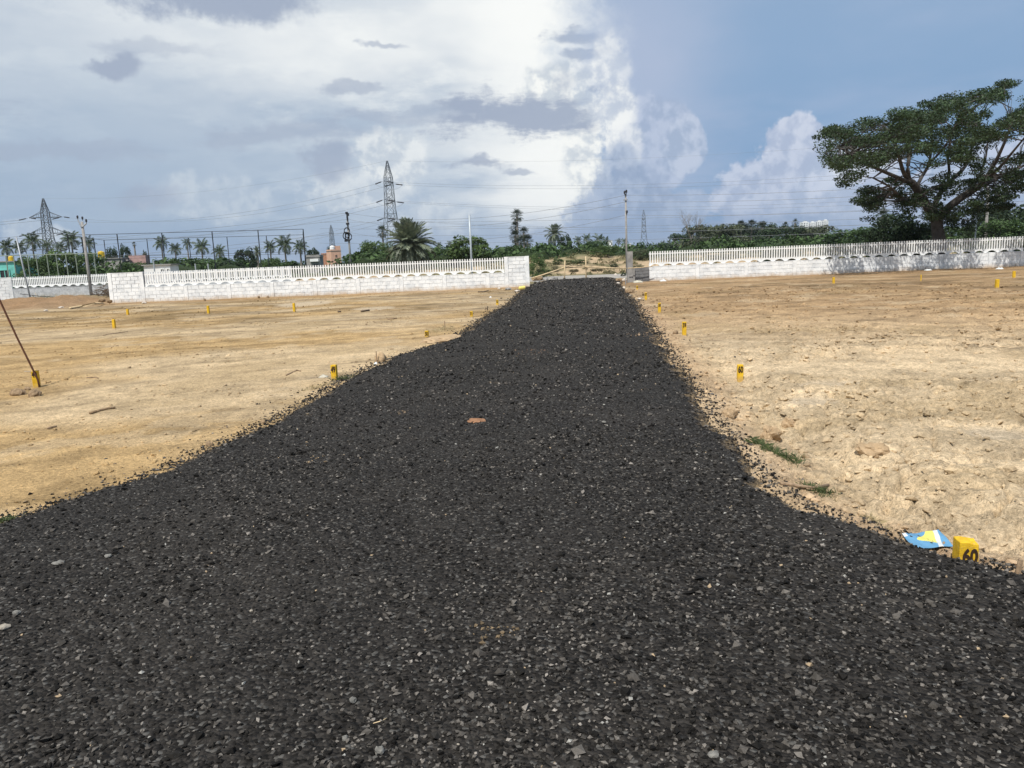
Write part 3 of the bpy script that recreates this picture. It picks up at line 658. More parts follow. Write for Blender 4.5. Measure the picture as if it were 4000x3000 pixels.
def clods(n, r0, r1, a0, a1, smin, smax, cut, pw, right):
    x, y, r = polar_pts(n, r0, r1, pw, a0, a1); s = road_sd(x, y)
    k = (s < cut) & ((y < 40.5) | ((x < -22) & (y < 45))) & ((side(x, y) > 0) == right)
    if right: k &= RNG.random(n) < 0.25 + 0.9 * sm(fbm(x * 0.5, y * 0.5, 3, 41), 0.38, 0.60)
    else: k &= RNG.random(n) < 0.12 + 0.9 * sm(fbm(x * 0.6, y * 0.6, 3, 99), 0.5, 0.7)
    x, y, r, s = x[k], y[k], r[k], s[k]
    sz = (smin + (smax - smin) * RNG.random(len(x)) ** 2.6) * (0.78 + 0.018 * r)
    cl = soil_colour(x, y, s) * (0.66 + 0.32 * RNG.random((len(x), 1)))
    return np.c_[x, y, ground_h(x, y, s) + sz * 0.12], sz, cl
A = [clods(17000, 2.8, 32, -6, 41, 0.007, 0.040, -0.08, 0.7, True), clods(16000, 4.5, 40, -41, 4, 0.006, 0.030, -0.06, 1.1, False)]
tag(scatter('soil_crumbs', ICO, ICF, np.concatenate([a[0] for a in A]), np.concatenate([a[1] for a in A]), np.concatenate([a[2] for a in A]), m_('clod'), 'clod', 0.7, 0.28),
    'dry lumps and crumbs of soil strewn over the bare plots', kind='stuff')
# ------------------------------------------------------------------ boundary walls
PIT, BASEH, PICKH = 0.132, 0.77, 0.77
def arc(cx, cz, r, a0, a1, n=4):
    return [(cx + r * math.cos(rad(a0 + (a1 - a0) * i / n)), cz + r * math.sin(rad(a0 + (a1 - a0) * i / n))) for i in range(n + 1)]
def picket_mesh(mat):
    h = PIT / 2 - 0.0006; w = 0.030; q = h - w
    rightside = [(h, 0.17)] + arc(h, 0.17 + q, q, 270, 180) + arc(h, 0.60, q, 180, 90) + [(h, 0.668)] + arc(h, 0.668 + q, q, 270, 180) + [(w, PICKH), (0.012, PICKH + 0.012)]
    out = rightside + [(-a, b) for a, b in rightside[::-1]]
    ded = [p for i, p in enumerate(out) if i == 0 or (abs(p[0] - out[i - 1][0]) + abs(p[1] - out[i - 1][1])) > 1e-5]
    return MB().prism(ded, -0.026, 0.026).mesh('picket', mat)
def foot_mesh(mat):
    L = PIT * 5; a = L / 2 - 0.001; o = 0.235
    arch = [(o - 2 * o * i / 10, 0.015 + 0.095 * math.sin(math.pi * i / 10) ** 0.7) for i in range(11)]
    out = [(-a, 0.0), (-a, 0.169), (a, 0.169), (a, 0.0)] + arch
    return MB().prism(out[::-1], -0.03, 0.03).mesh('picket_panel', mat)
PICK_W, FOOT_W = picket_mesh(m_('whitewash_panel')), foot_mesh(m_('whitewash_panel'))
def block_mesh(name, L, H, T, mat):
    b = 0.008; m = MB(); x, z = L / 2, H / 2
    m.poly([(-x, 0, -z), (x, 0, -z), (x, 0, z), (-x, 0, z), (-x + b, -T, -z + b), (x - b, -T, -z + b), (x - b, -T, z - b), (-x + b, -T, z - b)],
           [(4, 5, 6, 7), (0, 1, 5, 4), (1, 2, 6, 5), (2, 3, 7, 6), (3, 0, 4, 7)])
    return m.mesh(name, mat)
def lay_blocks(parent, u0, u1, z0, z1, course, bl, mat, face, rng, gap=0.016):
    n = int(round((z1 - z0) / course)); ch = (z1 - z0) / n; full = {}
    for k in range(n):
        x = u0; first = True
        while x < u1 - 0.02:
            L = bl * (0.5 if (first and k % 2) else 1.0); first = False
            L = min(L, u1 - x)
            if u1 - x - L < 0.09: L = u1 - x
            key = round(L - gap, 3)
            if key > 0.03:
                if key not in full: full[key] = block_mesh('block', key, ch - gap, 0.020, mat)
                o = link('block', full[key], parent, (x + L / 2, face - 0.002 + 0.004 * rng.random(), z0 + ch * (k + 0.5)))
                o.rotation_euler = (0.006 * (rng.random() - .5), 0.012 * (rng.random() - .5), 0.006 * (rng.random() - .5))
            x += L
def boundary_wall(name, label, p0, p1, group, solids=(), piers=(), blocks=True, lime='whitewash', bl=0.40, gap=0.009, seed=1, panel_end=None, core='whitewash'):
    """low block wall with a cast picket screen; solids are lengths of full-height blockwork"""
    p0, p1 = Vector((*p0, 0)), Vector((*p1, 0)); d = p1 - p0; L = d.length
    z = -0.12
    w = empty(name, p0 + Vector((0, 0, 0)), math.atan2(d.y, d.x)); tag(w, label, 'wall', group)
    rng = random.Random(seed); cm = m_(core); wm = m_(lime); T = 0.16
    m = MB(); m.box((L / 2, T / 2, (BASEH + z) / 2), (L, T, BASEH - z))
    m.obj('wall_core', cm, w)
    cap = MB().box((L / 2, T / 2, BASEH + 0.012), (L + 0.01, T + 0.05, 0.03)); cap.obj('capping', wm, w)
    edges = sorted(piers)
    for (a, b) in solids:
        MB().box(((a + b) / 2, T / 2 + 0.01, BASEH + 0.028 + PICKH / 2), (b - a, T - 0.02, PICKH)).obj('wall_core', cm, w)
        if blocks: lay_blocks(w, a + 0.02, b - 0.02, BASEH + 0.03, BASEH + PICKH + 0.02, 0.19, bl, wm, 0.008, rng, gap)
        MB().box(((a + b) / 2, T / 2, BASEH + PICKH + 0.045), (b - a + 0.02, T + 0.03, 0.035)).obj('capping', wm, w)
    us = [0.0] + [e for e in edges] + [L]
    for e, full, wd in [(e, any(a - 0.05 <= e <= b + 0.05 for a, b in solids), 0.20) for e in edges]:
        hh = (BASEH + PICKH + 0.07 if full else BASEH + 0.004) - z
        MB().box((e, T / 2 - 0.008, z + hh / 2), (wd, T + 0.05, hh)).obj('pier', wm, w)
    if blocks:
        for a, b in zip(us[:-1], us[1:]):
            a2 = a + (0.10 if a in edges else 0); b2 = b - (0.10 if b in edges else 0)
            if b2 - a2 > 0.1: lay_blocks(w, a2 + 0.004, b2 - 0.004, -0.02, BASEH - 0.004, 0.19, bl, wm, 0.0, rng, gap)
    spans = []; u = 0.0
    for a, b in sorted(solids):
        if a - u > 0.3: spans.append((u, a))
        u = b
    if L - u > 0.3: spans.append((u, L if panel_end is None else panel_end))
    for a, b in spans:
        n = max(1, int(round((b - a - 0.04) / (PIT * 5)))); sc = (b - a - 0.04) / (n * PIT * 5)
        for i in range(n):
            pn = link('picket_panel', FOOT_W, w, (a + 0.02 + (i + 0.5) * PIT * 5 * sc, T / 2 + 0.003 * (rng.random() - .5), BASEH + 0.026), (0, 0.006 * (rng.random() - .5), 0), (sc, 1, 1))
            for j in range(5):
                link('picket', PICK_W, pn, ((j - 2) * PIT, 0.002 * (rng.random() - .5), 0.0004))
    return w
boundary_wall('boundary_wall', 'long white block wall with picket screen left of the black road', (-21.25, 41.35), (1.16, 41.05), 'white boundary walls',
              solids=((0.0, 1.9), (21.1, 22.41)), piers=(0.1, 1.8, 4.1, 6.4, 8.7, 11.0, 13.3, 15.6, 17.9, 20.2, 21.2, 22.31), seed=3)
boundary_wall('boundary_wall', 'white block wall with picket screen right of the road, shaded by the big tree', (7.62, 41.75), (27.6, 41.4), 'white boundary walls',
              solids=(), piers=(2.6, 5.2, 7.8, 10.4, 13.0, 15.6, 18.2, 19.88), bl=0.42, gap=0.007, seed=5, core='whitewash')
boundary_wall('boundary_wall', 'farther white picket wall seen through the gap at the left, behind the poles', (-39.0, 57.6), (-15.6, 56.0), 'white boundary walls',
              blocks=False, lime='wall_plain', core='wall_plain', piers=(), seed=7)
boundary_wall('boundary_wall', 'short piece of white wall with end pier at the left picture edge', (-41.5, 46.2), (-32.0, 50.2), 'white boundary walls',
              solids=((9.1, 10.3),), piers=(9.2, 10.2), seed=9)
# raw block stub with its pier beside the gate gap
stub = empty('block_stub', (6.42, 41.6, 0), 0.0); tag(stub, 'unpainted grey concrete block stub with pier beside the road gap', 'wall')
MB().box((0.16, 0.1, 0.75), (0.30, 0.24, 1.75)).obj('pier', m_('concrete'), stub)
MB().box((0.36, 0.02, 0.32), (0.10, 0.16, 0.88)).obj('pier', m_('concrete'), stub)
MB().box((0.80, 0.12, 0.30), (0.76, 0.14, 0.90)).obj('wall_core', m_('grey_block'), stub)
lay_blocks(stub, 0.425, 1.18, -0.1, 0.72, 0.165, 0.27, m_('grey_block'), 0.05, random.Random(4), 0.02)

# ------------------------------------------------------------------ numbered yellow plot markers
NUM = {}
def number_mesh(txt):
    if txt in NUM: return NUM[txt]
    cu = bpy.data.curves.new('number', 'FONT'); cu.body = txt; cu.size = 0.112; cu.align_x = 'CENTER'; cu.extrude = 0.0008; cu.offset = 0.0045; cu.resolution_u = 4
    o = bpy.data.objects.new('number_src', cu); COL.objects.link(o); bpy.context.view_layer.update()
    me = bpy.data.meshes.new_from_object(o.evaluated_get(bpy.context.evaluated_depsgraph_get())); bpy.data.objects.remove(o)
    me.materials.clear(); me.materials.append(m_('number_paint')); me.name = 'number'
    NUM[txt] = me; return me
def post_mesh(w, h, chip, rng):
    bm = bmesh.new(); bmesh.ops.create_cube(bm, size=1.0)
    for v in bm.verts:
        k = 1.0 if v.co.z < 0 else 0.94
        v.co = Vector((v.co.x * w * k, v.co.y * w * k, (v.co.z + 0.5) * (h + 0.15) - 0.15))
    bmesh.ops.subdivide_edges(bm, edges=bm.edges[:], cuts=3, use_grid_fill=True)
    for v in bm.verts:
        if chip and v.co.z > h * 0.85 and v.co.x > 0.2 * w: v.co.z -= chip * (0.6 + 0.6 * rng.random()); v.co.y += chip * 0.25
        v.co += Vector((rng.uniform(-1, 1), rng.uniform(-1, 1), rng.uniform(-1, 1))) * 0.0016
    bmesh.ops.bevel(bm, geom=[e for e in bm.edges if e.calc_face_angle(0) > 0.9], offset=0.004, segments=1, affect='EDGES')
    me = bpy.data.meshes.new('post'); bm.to_mesh(me); bm.free(); me.materials.append(m_('yellow_paint')); return me
def marker(px, base, top, txt, label, rz=-HEAD, w=0.078, z0=None, chip=0.0, lean=(0, 0), group='yellow plot markers', tfrac=None):
    g = G(px, base); h0 = surf(g.x, g.y) if z0 is None else z0
    g = G(px, base, h0) if z0 is None else g
    t = P(px, top, g.y); h = t.z - h0
    e = empty('plot_marker', (g.x, g.y, h0), rz); e.rotation_euler = (lean[0], lean[1], rz); tag(e, label, 'marker post', group)
    link('post', post_mesh(w, h, chip, random.Random(int(px))), e)
    if txt:
        sx = 0.54 * w / 0.078
        link('number', number_mesh(txt), e, (0, -w / 2 * 0.985 - 0.0012, (h - 0.098) if tfrac is None else h * tfrac), (rad(90), 0, 0), (sx, 1.0, 1.0))
    return e, g, h
E49, g49, h49 = marker(145, 1511, 1446, '49', 'yellow marker 49 with a rusty rod tied to it', rz=0.20, w=0.085)
marker(1308, 1484, 1425, '49', 'yellow marker 49 standing at the left road edge')
marker(1668, 1316, 1292, '50', 'yellow marker 50 beside a heap of light earth at the road')
marker(1842, 1238, 1216, '51', 'small yellow marker 51 close to a dark forked stem')
marker(1943, 1192, 1171, '52', 'yellow marker 52, farthest of those along the left road edge')
marker(447, 1283, 1247, None, 'plain yellow marker in the left field, nearer of the leftmost pair')
marker(500, 1231, 1207, None, 'plain yellow marker in the left field, farther of the leftmost pair')
marker(815, 1226, 1194, None, 'plain yellow marker in the middle of the left field')
marker(1150, 1219, 1184, None, 'plain yellow marker in the left field near a pale sand patch')
marker(2489, 1133, 1116, '56', 'tiny yellow marker near the grey block stub', w=0.07)
marker(2523, 1172, 1143, '57', 'short yellow marker 57 beside a flat white stone')
marker(2576, 1222, 1183, '58', 'yellow marker 58 between the torn clods and marker 59')
marker(2673, 1314, 1257, '59', 'tall yellow marker 59 with a dark clod at its left')
marker(2891, 1483, 1424, '60', 'yellow marker 60 standing among dry clods', rz=-HEAD - 0.05)
marker(3256, 1108, 1083, None, 'plain yellow marker in the right field, leftmost of four', w=0.085)
marker(3597, 1098, 1073, None, 'thin plain yellow stake in the right field below the big tree', w=0.035)
marker(3894, 1125, 1091, None, 'plain yellow marker in the right field, largest of four', w=0.1)
marker(3960, 1087, 1059, None, 'plain yellow marker in the right field, rightmost', w=0.09)
# the close one, its foot hidden by the road's edge
gx0, gy0 = 2.27, 3.70
z0 = gz1(gx0, gy0) - 0.02; top0 = P(3775, 2112, gy0 - 0.02).z
e = empty('plot_marker', (gx0, gy0, z0), -rad(9)); tag(e, 'large close yellow marker 60 with chipped top at the right road edge', 'marker post', 'yellow plot markers')
link('post', post_mesh(0.096, top0 - z0, 0.011, random.Random(60)), e)
link('number', number_mesh('60'), e, (0.004, -0.0475, top0 - z0 - 0.108), (rad(90), 0, 0), (0.64, 0.92, 1))
# rusty rod leaning out to the left
rb = Vector((g49.x + 0.075, g49.y - 0.06, g49.z - 0.05)); r1 = P(0, 1175, rb.y - 0.02); dirn = (r1 - rb)
r2 = rb + dirn * 1.35
bend = [rb, rb + Vector((-0.035, 0.0, 0.24)), rb + Vector((-0.06, 0, 0.30)), r1, r2]
rod = MB().tube([rb, rb.lerp(r1, 0.12) + Vector((0.035, 0, 0)), rb.lerp(r1, 0.25) + Vector((0.03, 0, 0.0)), rb.lerp(r1, 0.6) + Vector((0.008, 0, 0)), r1, r2], 0.0135, 8).obj('iron_rod', m_('rust'), smooth=True)
tag(rod, 'long rusty iron rod leaning to the left from the tied marker', 'rod')
q = rb.lerp(r1, 0.22)
tie = MB().tube([(q.x - 0.125, q.y + 0.03, q.z - 0.002), (q.x - 0.06, q.y + 0.008, q.z), (q.x + 0.02, q.y - 0.012, q.z), (q.x + 0.05, q.y + 0.02, q.z + 0.004), (q.x + 0.045, q.y + 0.12, q.z)], 0.0028, 5).obj('binding_wire', m_('wire_tie'))
tag(tie, 'thin wire tying the rusty rod to marker 49', 'wire')

# ------------------------------------------------------------------ rocks, sticks and litter
def rock_mesh(name, mat, seed, sub=2, rough=0.28):
    bm = bmesh.new(); bmesh.ops.create_icosphere(bm, subdivisions=sub, radius=1.0); me = bpy.data.meshes.new(name); bm.to_mesh(me); bm.free()
    n = len(me.vertices); co = np.empty(n * 3, np.float32); me.vertices.foreach_get('co', co); co = co.reshape(-1, 3).astype(float); o = np.random.default_rng(seed).random(3) * 50
    f = fbm(co[:, 0] * 1.5 + o[0] + co[:, 2], co[:, 1] * 1.5 + o[1] - co[:, 2] * 0.7, 5, seed, 0.62); e1, e2 = worley(co[:, 0] * 1.4 + o[2] + 0.6 * co[:, 2], co[:, 1] * 1.4 - 0.6 * co[:, 2], seed)
    co *= (1 - rough + 2 * rough * f + 0.55 * rough * (e2 - e1) - 0.15 * rough)[:, None]
    me.vertices.foreach_set('co', co.astype(np.float32).ravel()); me.update(); me.materials.append(mat); return me
def rock(name, label, px, py, wpx, hpx, mat, cat='rock', group=None, depth=0.8, sub=3, rough=0.5, seed=None, sink=0.3, rz=None):
    g = G(px, py); z = surf(g.x, g.y); g = G(px, py, z); k = g.length if False else math.hypot(g.x, g.y)
    sx, sz = wpx / FPX * k / 2, hpx / FPX * k / 2 * 1.15
    sd_ = seed if seed else int(px * 3 + py)
    o = link(name, rock_mesh(name, m_(mat), sd_, sub, rough), None, (g.x, g.y + sx * depth * 0.6, z + sz * (1 - 2 * sink)), (0, 0, (sd_ % 7) * 0.3 - 1 if rz is None else rz), (sx, sx * depth, sz))
    return tag(o, label, cat, group)
rock('soil_lump', 'dark brown lump of earth left of the rod, farther left of two', 62, 1546, 48, 26, 'rock_brown', 'soil lump')
rock('soil_lump', 'dark brown lump of earth at the foot of the tied marker', 128, 1548, 48, 26, 'rock_brown', 'soil lump')
rock('soil_lump', 'small brown crumb of earth between the tied marker and its dark lumps', 104, 1523, 22, 12, 'rock_brown', 'soil lump')
rock('soil_lump', 'rounded pinkish lump at the right road edge below marker 60', 2852, 1628, 70, 48, 'tan_earth', 'soil lump', rough=0.6, sink=0.42)
rock('soil_lump', 'dark pitted clod in the right field right of the grass', 3420, 1768, 95, 40, 'tan_earth', 'soil lump', rough=0.75, sink=0.4)
rock('soil_lump', 'big cracked clod above the upper grass tuft', 3020, 1712, 90, 58, 'tan_earth', 'soil lump', rough=0.8, sink=0.4)
rock('soil_lump', 'jagged clod right of the upper grass tuft', 3090, 1668, 55, 45, 'tan_earth', 'soil lump', rough=0.8, sink=0.4)
rock('soil_lump', 'clod with shadowed side beside marker 59', 2640, 1305, 24, 18, 'rock_brown', 'soil lump')
rock('soil_lump', 'torn heap of earth at the road edge beyond marker 57', 2462, 1145, 40, 22, 'rock_brown', 'soil lump', rough=0.45)
rock('soil_lump', 'smaller torn clod between markers 57 and 58', 2548, 1182, 20, 10, 'rock_brown', 'soil lump', rough=0.4)
rock('soil_lump', 'tan lump with a stalk at the left road edge past marker 49', 1484, 1414, 56, 42, 'tan_earth', 'soil lump', rough=0.4)
rock('soil_lump', 'brown stone on the left road edge in front of marker 49', 1026, 1655, 22, 15, 'rock_brown', 'soil lump')
rock('soil_lump', 'dark lump at the left road edge in the foreground', 815, 1742, 26, 20, 'rock_brown', 'soil lump')
rock('soil_lump', 'small dark clod on the earth patch beside marker 50', 1738, 1325, 34, 14, 'rock_brown', 'soil lump', rough=0.4)
rock('brick', 'broken reddish lump pressed into the middle of the road', 1856, 1650, 60, 12, 'red_earth', 'brick piece', sink=0.34, depth=1.1, rough=0.75)
rock('earth_patch', 'heap of light earth on the road edge beside marker 50', 1722, 1338, 120, 26, 'tan_earth', 'earth patch', sink=0.3, depth=1.7)
for i, (px, py, w, h, lb) in enumerate(((640, 2103, 11, 13, 'bright white chip on the left half of the road'), (154, 2158, 20, 20, 'pale cream stone on the road, farthest left'), (418, 2176, 36, 14, 'pale grey slab-like stone on the road left of the white chip'),
        (222, 2205, 52, 12, 'long pale splinter of stone on the left of the road'), (1376, 2744, 36, 32, 'angular grey stone on the road in the lower middle'), (1480, 2945, 56, 44, 'large speckled stone at the bottom of the picture'),
        (1347, 2895, 40, 36, 'brown speckled stone near the bottom of the picture'), (1782, 2328, 22, 18, 'tan pebble on the middle of the road'), (1790, 2912, 20, 14, 'small orange pebble at the bottom right of the speckled stones'),
        (3905, 2262, 44, 22, 'flat grey stone on the near right road edge'), (980, 2390, 20, 14, 'orange pebble on the left of the road'), (2360, 1650, 28, 9, 'pale grey flake on the road right of the red lump'),
        (3010, 2150, 20, 12, 'white chip on the right side of the road'), (2876, 1875, 22, 12, 'cream chip on the right side of the road by the earth bank'), (830, 1695, 12, 8, 'tiny pale stone at the left road edge'),
        (60, 2400, 30, 20, 'pale yellowish stone at the left picture edge'), (10, 2460, 40, 26, 'cream stone cut by the left picture edge'), (2790, 2960, 60, 30, 'mottled stone near the lower right corner'))):
    rock('stone', lb, px, py, w * 0.85, h * 0.7, 'pale_pebble' if i in (0, 1, 7, 8, 10, 12, 13, 14, 16) else 'road_stone', 'stone', 'single stones on the road', rough=0.55, sub=1 if w < 25 else 2, sink=0.28)
# rubble at the gate gap
for i, (px, py, w, h, mt, lb) in enumerate(((2098, 1105, 40, 10, 'concrete', 'flat grey slab at the left corner of the gap'), (2132, 1098, 28, 16, 'concrete', 'pale broken slab, second from the white wall in the gap'), (2168, 1092, 30, 13, 'concrete', 'pale broken slab, third from the white wall in the gap'),
        (2100, 1098, 60, 20, 'rock_brown', 'brown earth heap behind the slabs at the gap'), (2406, 1078, 14, 10, 'rock_pale', 'white lump on the far right of the gap'), (2440, 1100, 26, 14, 'rock_pale', 'pale block at the foot of the grey pier'),
        (2438, 1128, 14, 9, 'rock_pale', 'white stone on the right road edge near the far end'), (2500, 1170, 24, 7, 'rock_pale', 'flat white stone left of marker 57'), (2464, 1158, 16, 6, 'rock_pale', 'pale flat stone on the far right road edge'),
        (2415, 1112, 18, 10, 'rock_pale', 'pinkish rubble by the road end at the right'), (2424, 1098, 40, 14, 'rock_brown', 'dark soil heap beside the grey pier'), (1985, 1133, 30, 10, 'concrete', 'grey rubble at the foot of the white end panel'),
        (1950, 1130, 14, 7, 'rock_pale', 'small pale stone at the foot of the long white wall'), (2020, 1140, 26, 8, 'rock_pale', 'tan rubble at the left road edge by the end panel'),
        (1010, 1165, 12, 10, 'rock_brown', 'dark clod at the foot of the long white wall'), (1045, 1164, 14, 8, 'rock_brown', 'brown clod close by the dark clod at the white wall foot'), (800, 1176, 8, 10, 'rock_brown', 'small upright clod at the white wall foot'),
        (425, 1184, 26, 14, 'rock_brown', 'brown rock beside the left end of the long white wall'), (395, 1180, 26, 14, 'rock_brown', 'loose rock among rubble left of the white wall end'), (400, 1172, 30, 7, 'rock_pale', 'pale board lying on the rubble left of the wall end'),
        (177, 1216, 16, 6, 'rock_pale', 'cream brick bat in the field at the far left'), (235, 1204, 22, 6, 'rock_pale', 'flat pale stone before the dirt bank at the left'), (560, 1186, 22, 6, 'rock_pale', 'pale rubble at the foot of the white wing wall'),
        (592, 1177, 22, 10, 'rock_brown', 'grey-brown lump below the second white pier'))):
    rock('rubble', lb, px, py, w, h, mt, 'rubble', 'rubble around the walls', rough=0.35, sub=1, sink=0.15)
def stick(label, pts, r, mat='dead_wood', name='stick', cat='stick', lift=0.0):
    ps = []
    for (a, b) in pts:
        g = G(a, b); z = surf(g.x, g.y); g = G(a, b, z); ps.append(Vector((g.x, g.y, z + r * 0.8 + lift)))
    return tag(MB().tube(ps, [r * (1 - 0.35 * i / len(ps)) for i in range(len(ps))], 7).obj(name, m_(mat), smooth=True), label, cat)
stick('weathered branch lying beside the lower grass tuft at the right road edge', [(3050, 1893), (3120, 1905), (3180, 1912), (3236, 1901)], 0.014, name='branch', cat='branch')
stick('thin split twig under the weathered branch', [(3150, 1911), (3200, 1918), (3236, 1924)], 0.005)
stick('bent dark twig in the left field before marker 49', [(1118, 1468), (1135, 1460), (1160, 1448), (1174, 1452)], 0.012)
stick('thin dark twig in the middle of the left field', [(402, 1312), (440, 1304), (500, 1297)], 0.012)
stick('short dark twig right of the tied marker', [(338, 1478), (372, 1475), (384, 1479)], 0.010)
stick('short dark stick low in the left field', [(186, 1676), (206, 1671), (222, 1668)], 0.010)
stick('dark ridge of torn soil in the left field', [(352, 1618), (390, 1608), (420, 1600), (452, 1596)], 0.018, 'rock_brown')
stick('thin stick in the far left field', [(1515, 1249), (1550, 1245)], 0.02)
stick('dark piece of wood in the far left field', [(1412, 1219), (1442, 1215)], 0.035, 'twig')
stick('dark chip of wood left of the other piece in the far field', [(1320, 1220), (1332, 1219)], 0.03, 'twig')
stick('dark twiggy stem lying near the white wall foot', [(1868, 1142), (1885, 1142), (1908, 1137)], 0.03, 'twig')
stick('wooden pole lying on the spoil left of the wall end', [(275, 1208), (320, 1200), (372, 1189), (405, 1189)], 0.06, 'bamboo', 'pole', 'pole')
stick('fallen dark branch at the foot of the right wall', [(3750, 1050), (3762, 1044), (3770, 1038)], 0.03, 'twig')
stick('straw lying on the road in the foreground', [(1458, 2828), (1490, 2818), (1512, 2806)], 0.002, 'bamboo', 'straw', 'straw')
stick('pale straw on the right of the road', [(2846, 1990), (2864, 1972)], 0.003, 'bamboo', 'straw', 'straw')
def upright(label, px, base, top, r, mat, lean=0.0, name='stalk', cat='stalk'):
    g = G(px, base); z = surf(g.x, g.y); g = G(px, base, z); t = P(px + lean, top, g.y)
    return tag(MB().tube([Vector((g.x, g.y, z - 0.03)), t], r, 6).obj(name, m_(mat)), label, cat)
upright('thin stalk rising from the tan lump', 1472, 1418, 1372, 0.008, 'dead_wood', -3)
upright('thin brown stalk near marker 50', 1737, 1290, 1254, 0.010, 'dead_wood', 0)
upright('weathered peg at the right picture edge near the close marker', 3972, 2236, 2185, 0.012, 'dead_wood', 16, 'peg', 'peg')
q = G(1904, 1212); o = MB().tube([(0, 0, -0.03), (0.0, 0, 0.05), (0.02, 0, 0.13)], 0.018, 6).tube([(0, 0, 0.04), (-0.05, 0, 0.08), (-0.075, 0.01, 0.02)], 0.014, 6).obj('stalk', m_('twig'), None, (q.x, q.y, gz1(q.x, q.y)))
tag(o, 'dark forked stem near marker 51', 'stalk')

# torn printed plastic sheet behind the close marker
nx, ny = 60, 36; vs = []; fs = []; mi = []
vv, uu = np.meshgrid(np.arange(ny + 1) / ny, np.arange(nx + 1) / nx, indexing='ij'); uu, vv = uu.ravel(), vv.ravel()
x_ = 2.09 + 0.23 * uu + 0.03 * vv; y_ = 3.84 + 0.20 * vv + 0.05 * uu
z_ = float(np.percentile(ground_h(x_, y_), 80)) + 0.004 + 0.004 * np.sin(5 * uu + 2 * vv) + 0.012 * vv + 0.003 * np.sin(11 * uu + 7 * vv)
vs = [tuple(map(float, p)) for p in np.c_[x_, y_, z_]]
for j in range(ny):
    for i in range(nx):
        a = j * (nx + 1) + i; fs.append((a, a + 1, a + nx + 2, a + nx + 1))
        u, v = (i + .5) / nx, (j + .5) / ny
        w_ = 0.62 - 0.28 * math.sin((v - 0.1) * 3.0) ** 2
        col = 0 if u < w_ + 0.10 * math.sin(v * 9) else 1
        if 0.78 < u + 0.22 * (1 - v) - 0.06 < 0.90: col = 2
        if u < 0.10 and v > 0.8: col = 2
        if u + 0.22 * (1 - v) - 0.06 >= 0.9: col = 0
        mi.append(col)
me = bpy.data.meshes.new('plastic_sheet'); me.from_pydata(vs, [], fs)
for q in ('sheet_blue', 'sheet_yellow', 'sheet_white'): me.materials.append(m_(q))
me.polygons.foreach_set('material_index', mi); me.polygons.foreach_set('use_smooth', [True] * len(mi)); me.update()
ps = link('plastic_sheet', me); sol = ps.modifiers.new('thickness', 'SOLIDIFY'); sol.thickness = 0.003
tag(ps, 'crumpled blue, yellow and white printed sheet behind the close marker', 'plastic sheet')
def rag(name, label, px, py, w, h, mat, cat):
    g = G(px, py); z = surf(g.x, g.y); k = math.hypot(g.x, g.y); sx = w / FPX * k; sz = h / FPX * k; r = np.random.default_rng(int(px))
    n = 12; o = r.random() * 30; V_ = []; F_ = []
    for j in range(n + 1):
        for i in range(n + 1):
            u, v = i / n * 2 - 1, j / n * 2 - 1; rr_ = max(abs(u), abs(v))
            hh = (1 - rr_ ** 2) * (0.5 + float(vnoise(np.array([u * 2.5 + o]), np.array([v * 2.5]), 3)[0])) * sz
            V_.append((g.x + u * sx / 2, g.y + v * sx / 2, z + hh + 0.004))
    for j in range(n):
        for i in range(n): a = j * (n + 1) + i; F_.append((a, a + 1, a + n + 2, a + n + 1))
    m = MB(); m.v = V_; m.f = F_; ob = m.obj(name, m_(mat), smooth=True); md = ob.modifiers.new('thickness', 'SOLIDIFY'); md.thickness = 0.006
    return tag(ob, label, cat)
rag('cloth', 'cream sack lying at the foot of the grey block stub', 2492, 1103, 36, 9, 'cloth', 'sack')
rag('plastic_bag', 'crumpled grey-blue bag beside the start of the right wall', 2527, 1098, 26, 13, 'bag_blue', 'bag')
rag('paper', 'white scraps on the soil before the right wall', 2590, 1100, 24, 7, 'sheet_white', 'litter')
rag('paper', 'white litter at the foot of the shaded right wall', 3625, 1058, 20, 5, 'sheet_white', 'litter')
rag('paper', 'white litter near the end of the right wall', 3905, 1050, 20, 5, 'sheet_white', 'litter')
rag('paper', 'pale flattened wrapper beside marker 49 at the road', 1264, 1473, 34, 8, 'cloth', 'litter')
rag('paper', 'tiny white scrap at the left road edge by the tan lump', 1468, 1424, 14, 8, 'sheet_white', 'litter')
rag('paper', 'white scrap in the left field near the far road edge', 1916, 1162, 10, 4, 'sheet_white', 'litter')
q = G(2040, 1131); o = MB().tube([(-0.16, -0.05, 0.07), (-0.15, -0.05, 0.07), (0.12, 0.04, 0.10), (0.13, 0.04, 0.10)], [0.05, 0.085, 0.085, 0.04], 9).obj('plastic_can', m_('plastic_yellow'), None, (q.x, q.y, gz1(q.x, q.y)))
tag(o, 'pale yellow can lying at the corner of the white end panel', 'can')

# bamboo barrier across the gap
bar = empty('bamboo_barrier', (4.5, 49.5, 0)); tag(bar, 'bamboo pole barrier lashed across the far end of the road', 'barrier')
def bam(a, b, r=0.035, nm='pole'):
    a, b = Vector(a) - bar.location, Vector(b) - bar.location
    MB().tube([a, a.lerp(b, 0.5) + Vector((0, 0, -0.02)), b], [r, r * 0.95, r * 0.8], 7).obj(nm, m_('bamboo'), bar, smooth=True)
pb = lambda px, py, D: tuple(P(px, py, D))
zt = lambda px, D: (lambda q: (q.x, q.y, gz1(q.x, q.y) - 0.2))(P(px, 1080, D))
bam(zt(2203, 49.6), pb(2207, 1018, 49.6), 0.045, 'upright'); bam(zt(2289, 50.4), pb(2288, 1001, 50.4), 0.05, 'upright')
bam(pb(2075, 1088, 48.9), pb(2236, 1034, 49.9), 0.05); bam(pb(2195, 1046, 49.75), pb(2318, 1038, 50.6), 0.045)
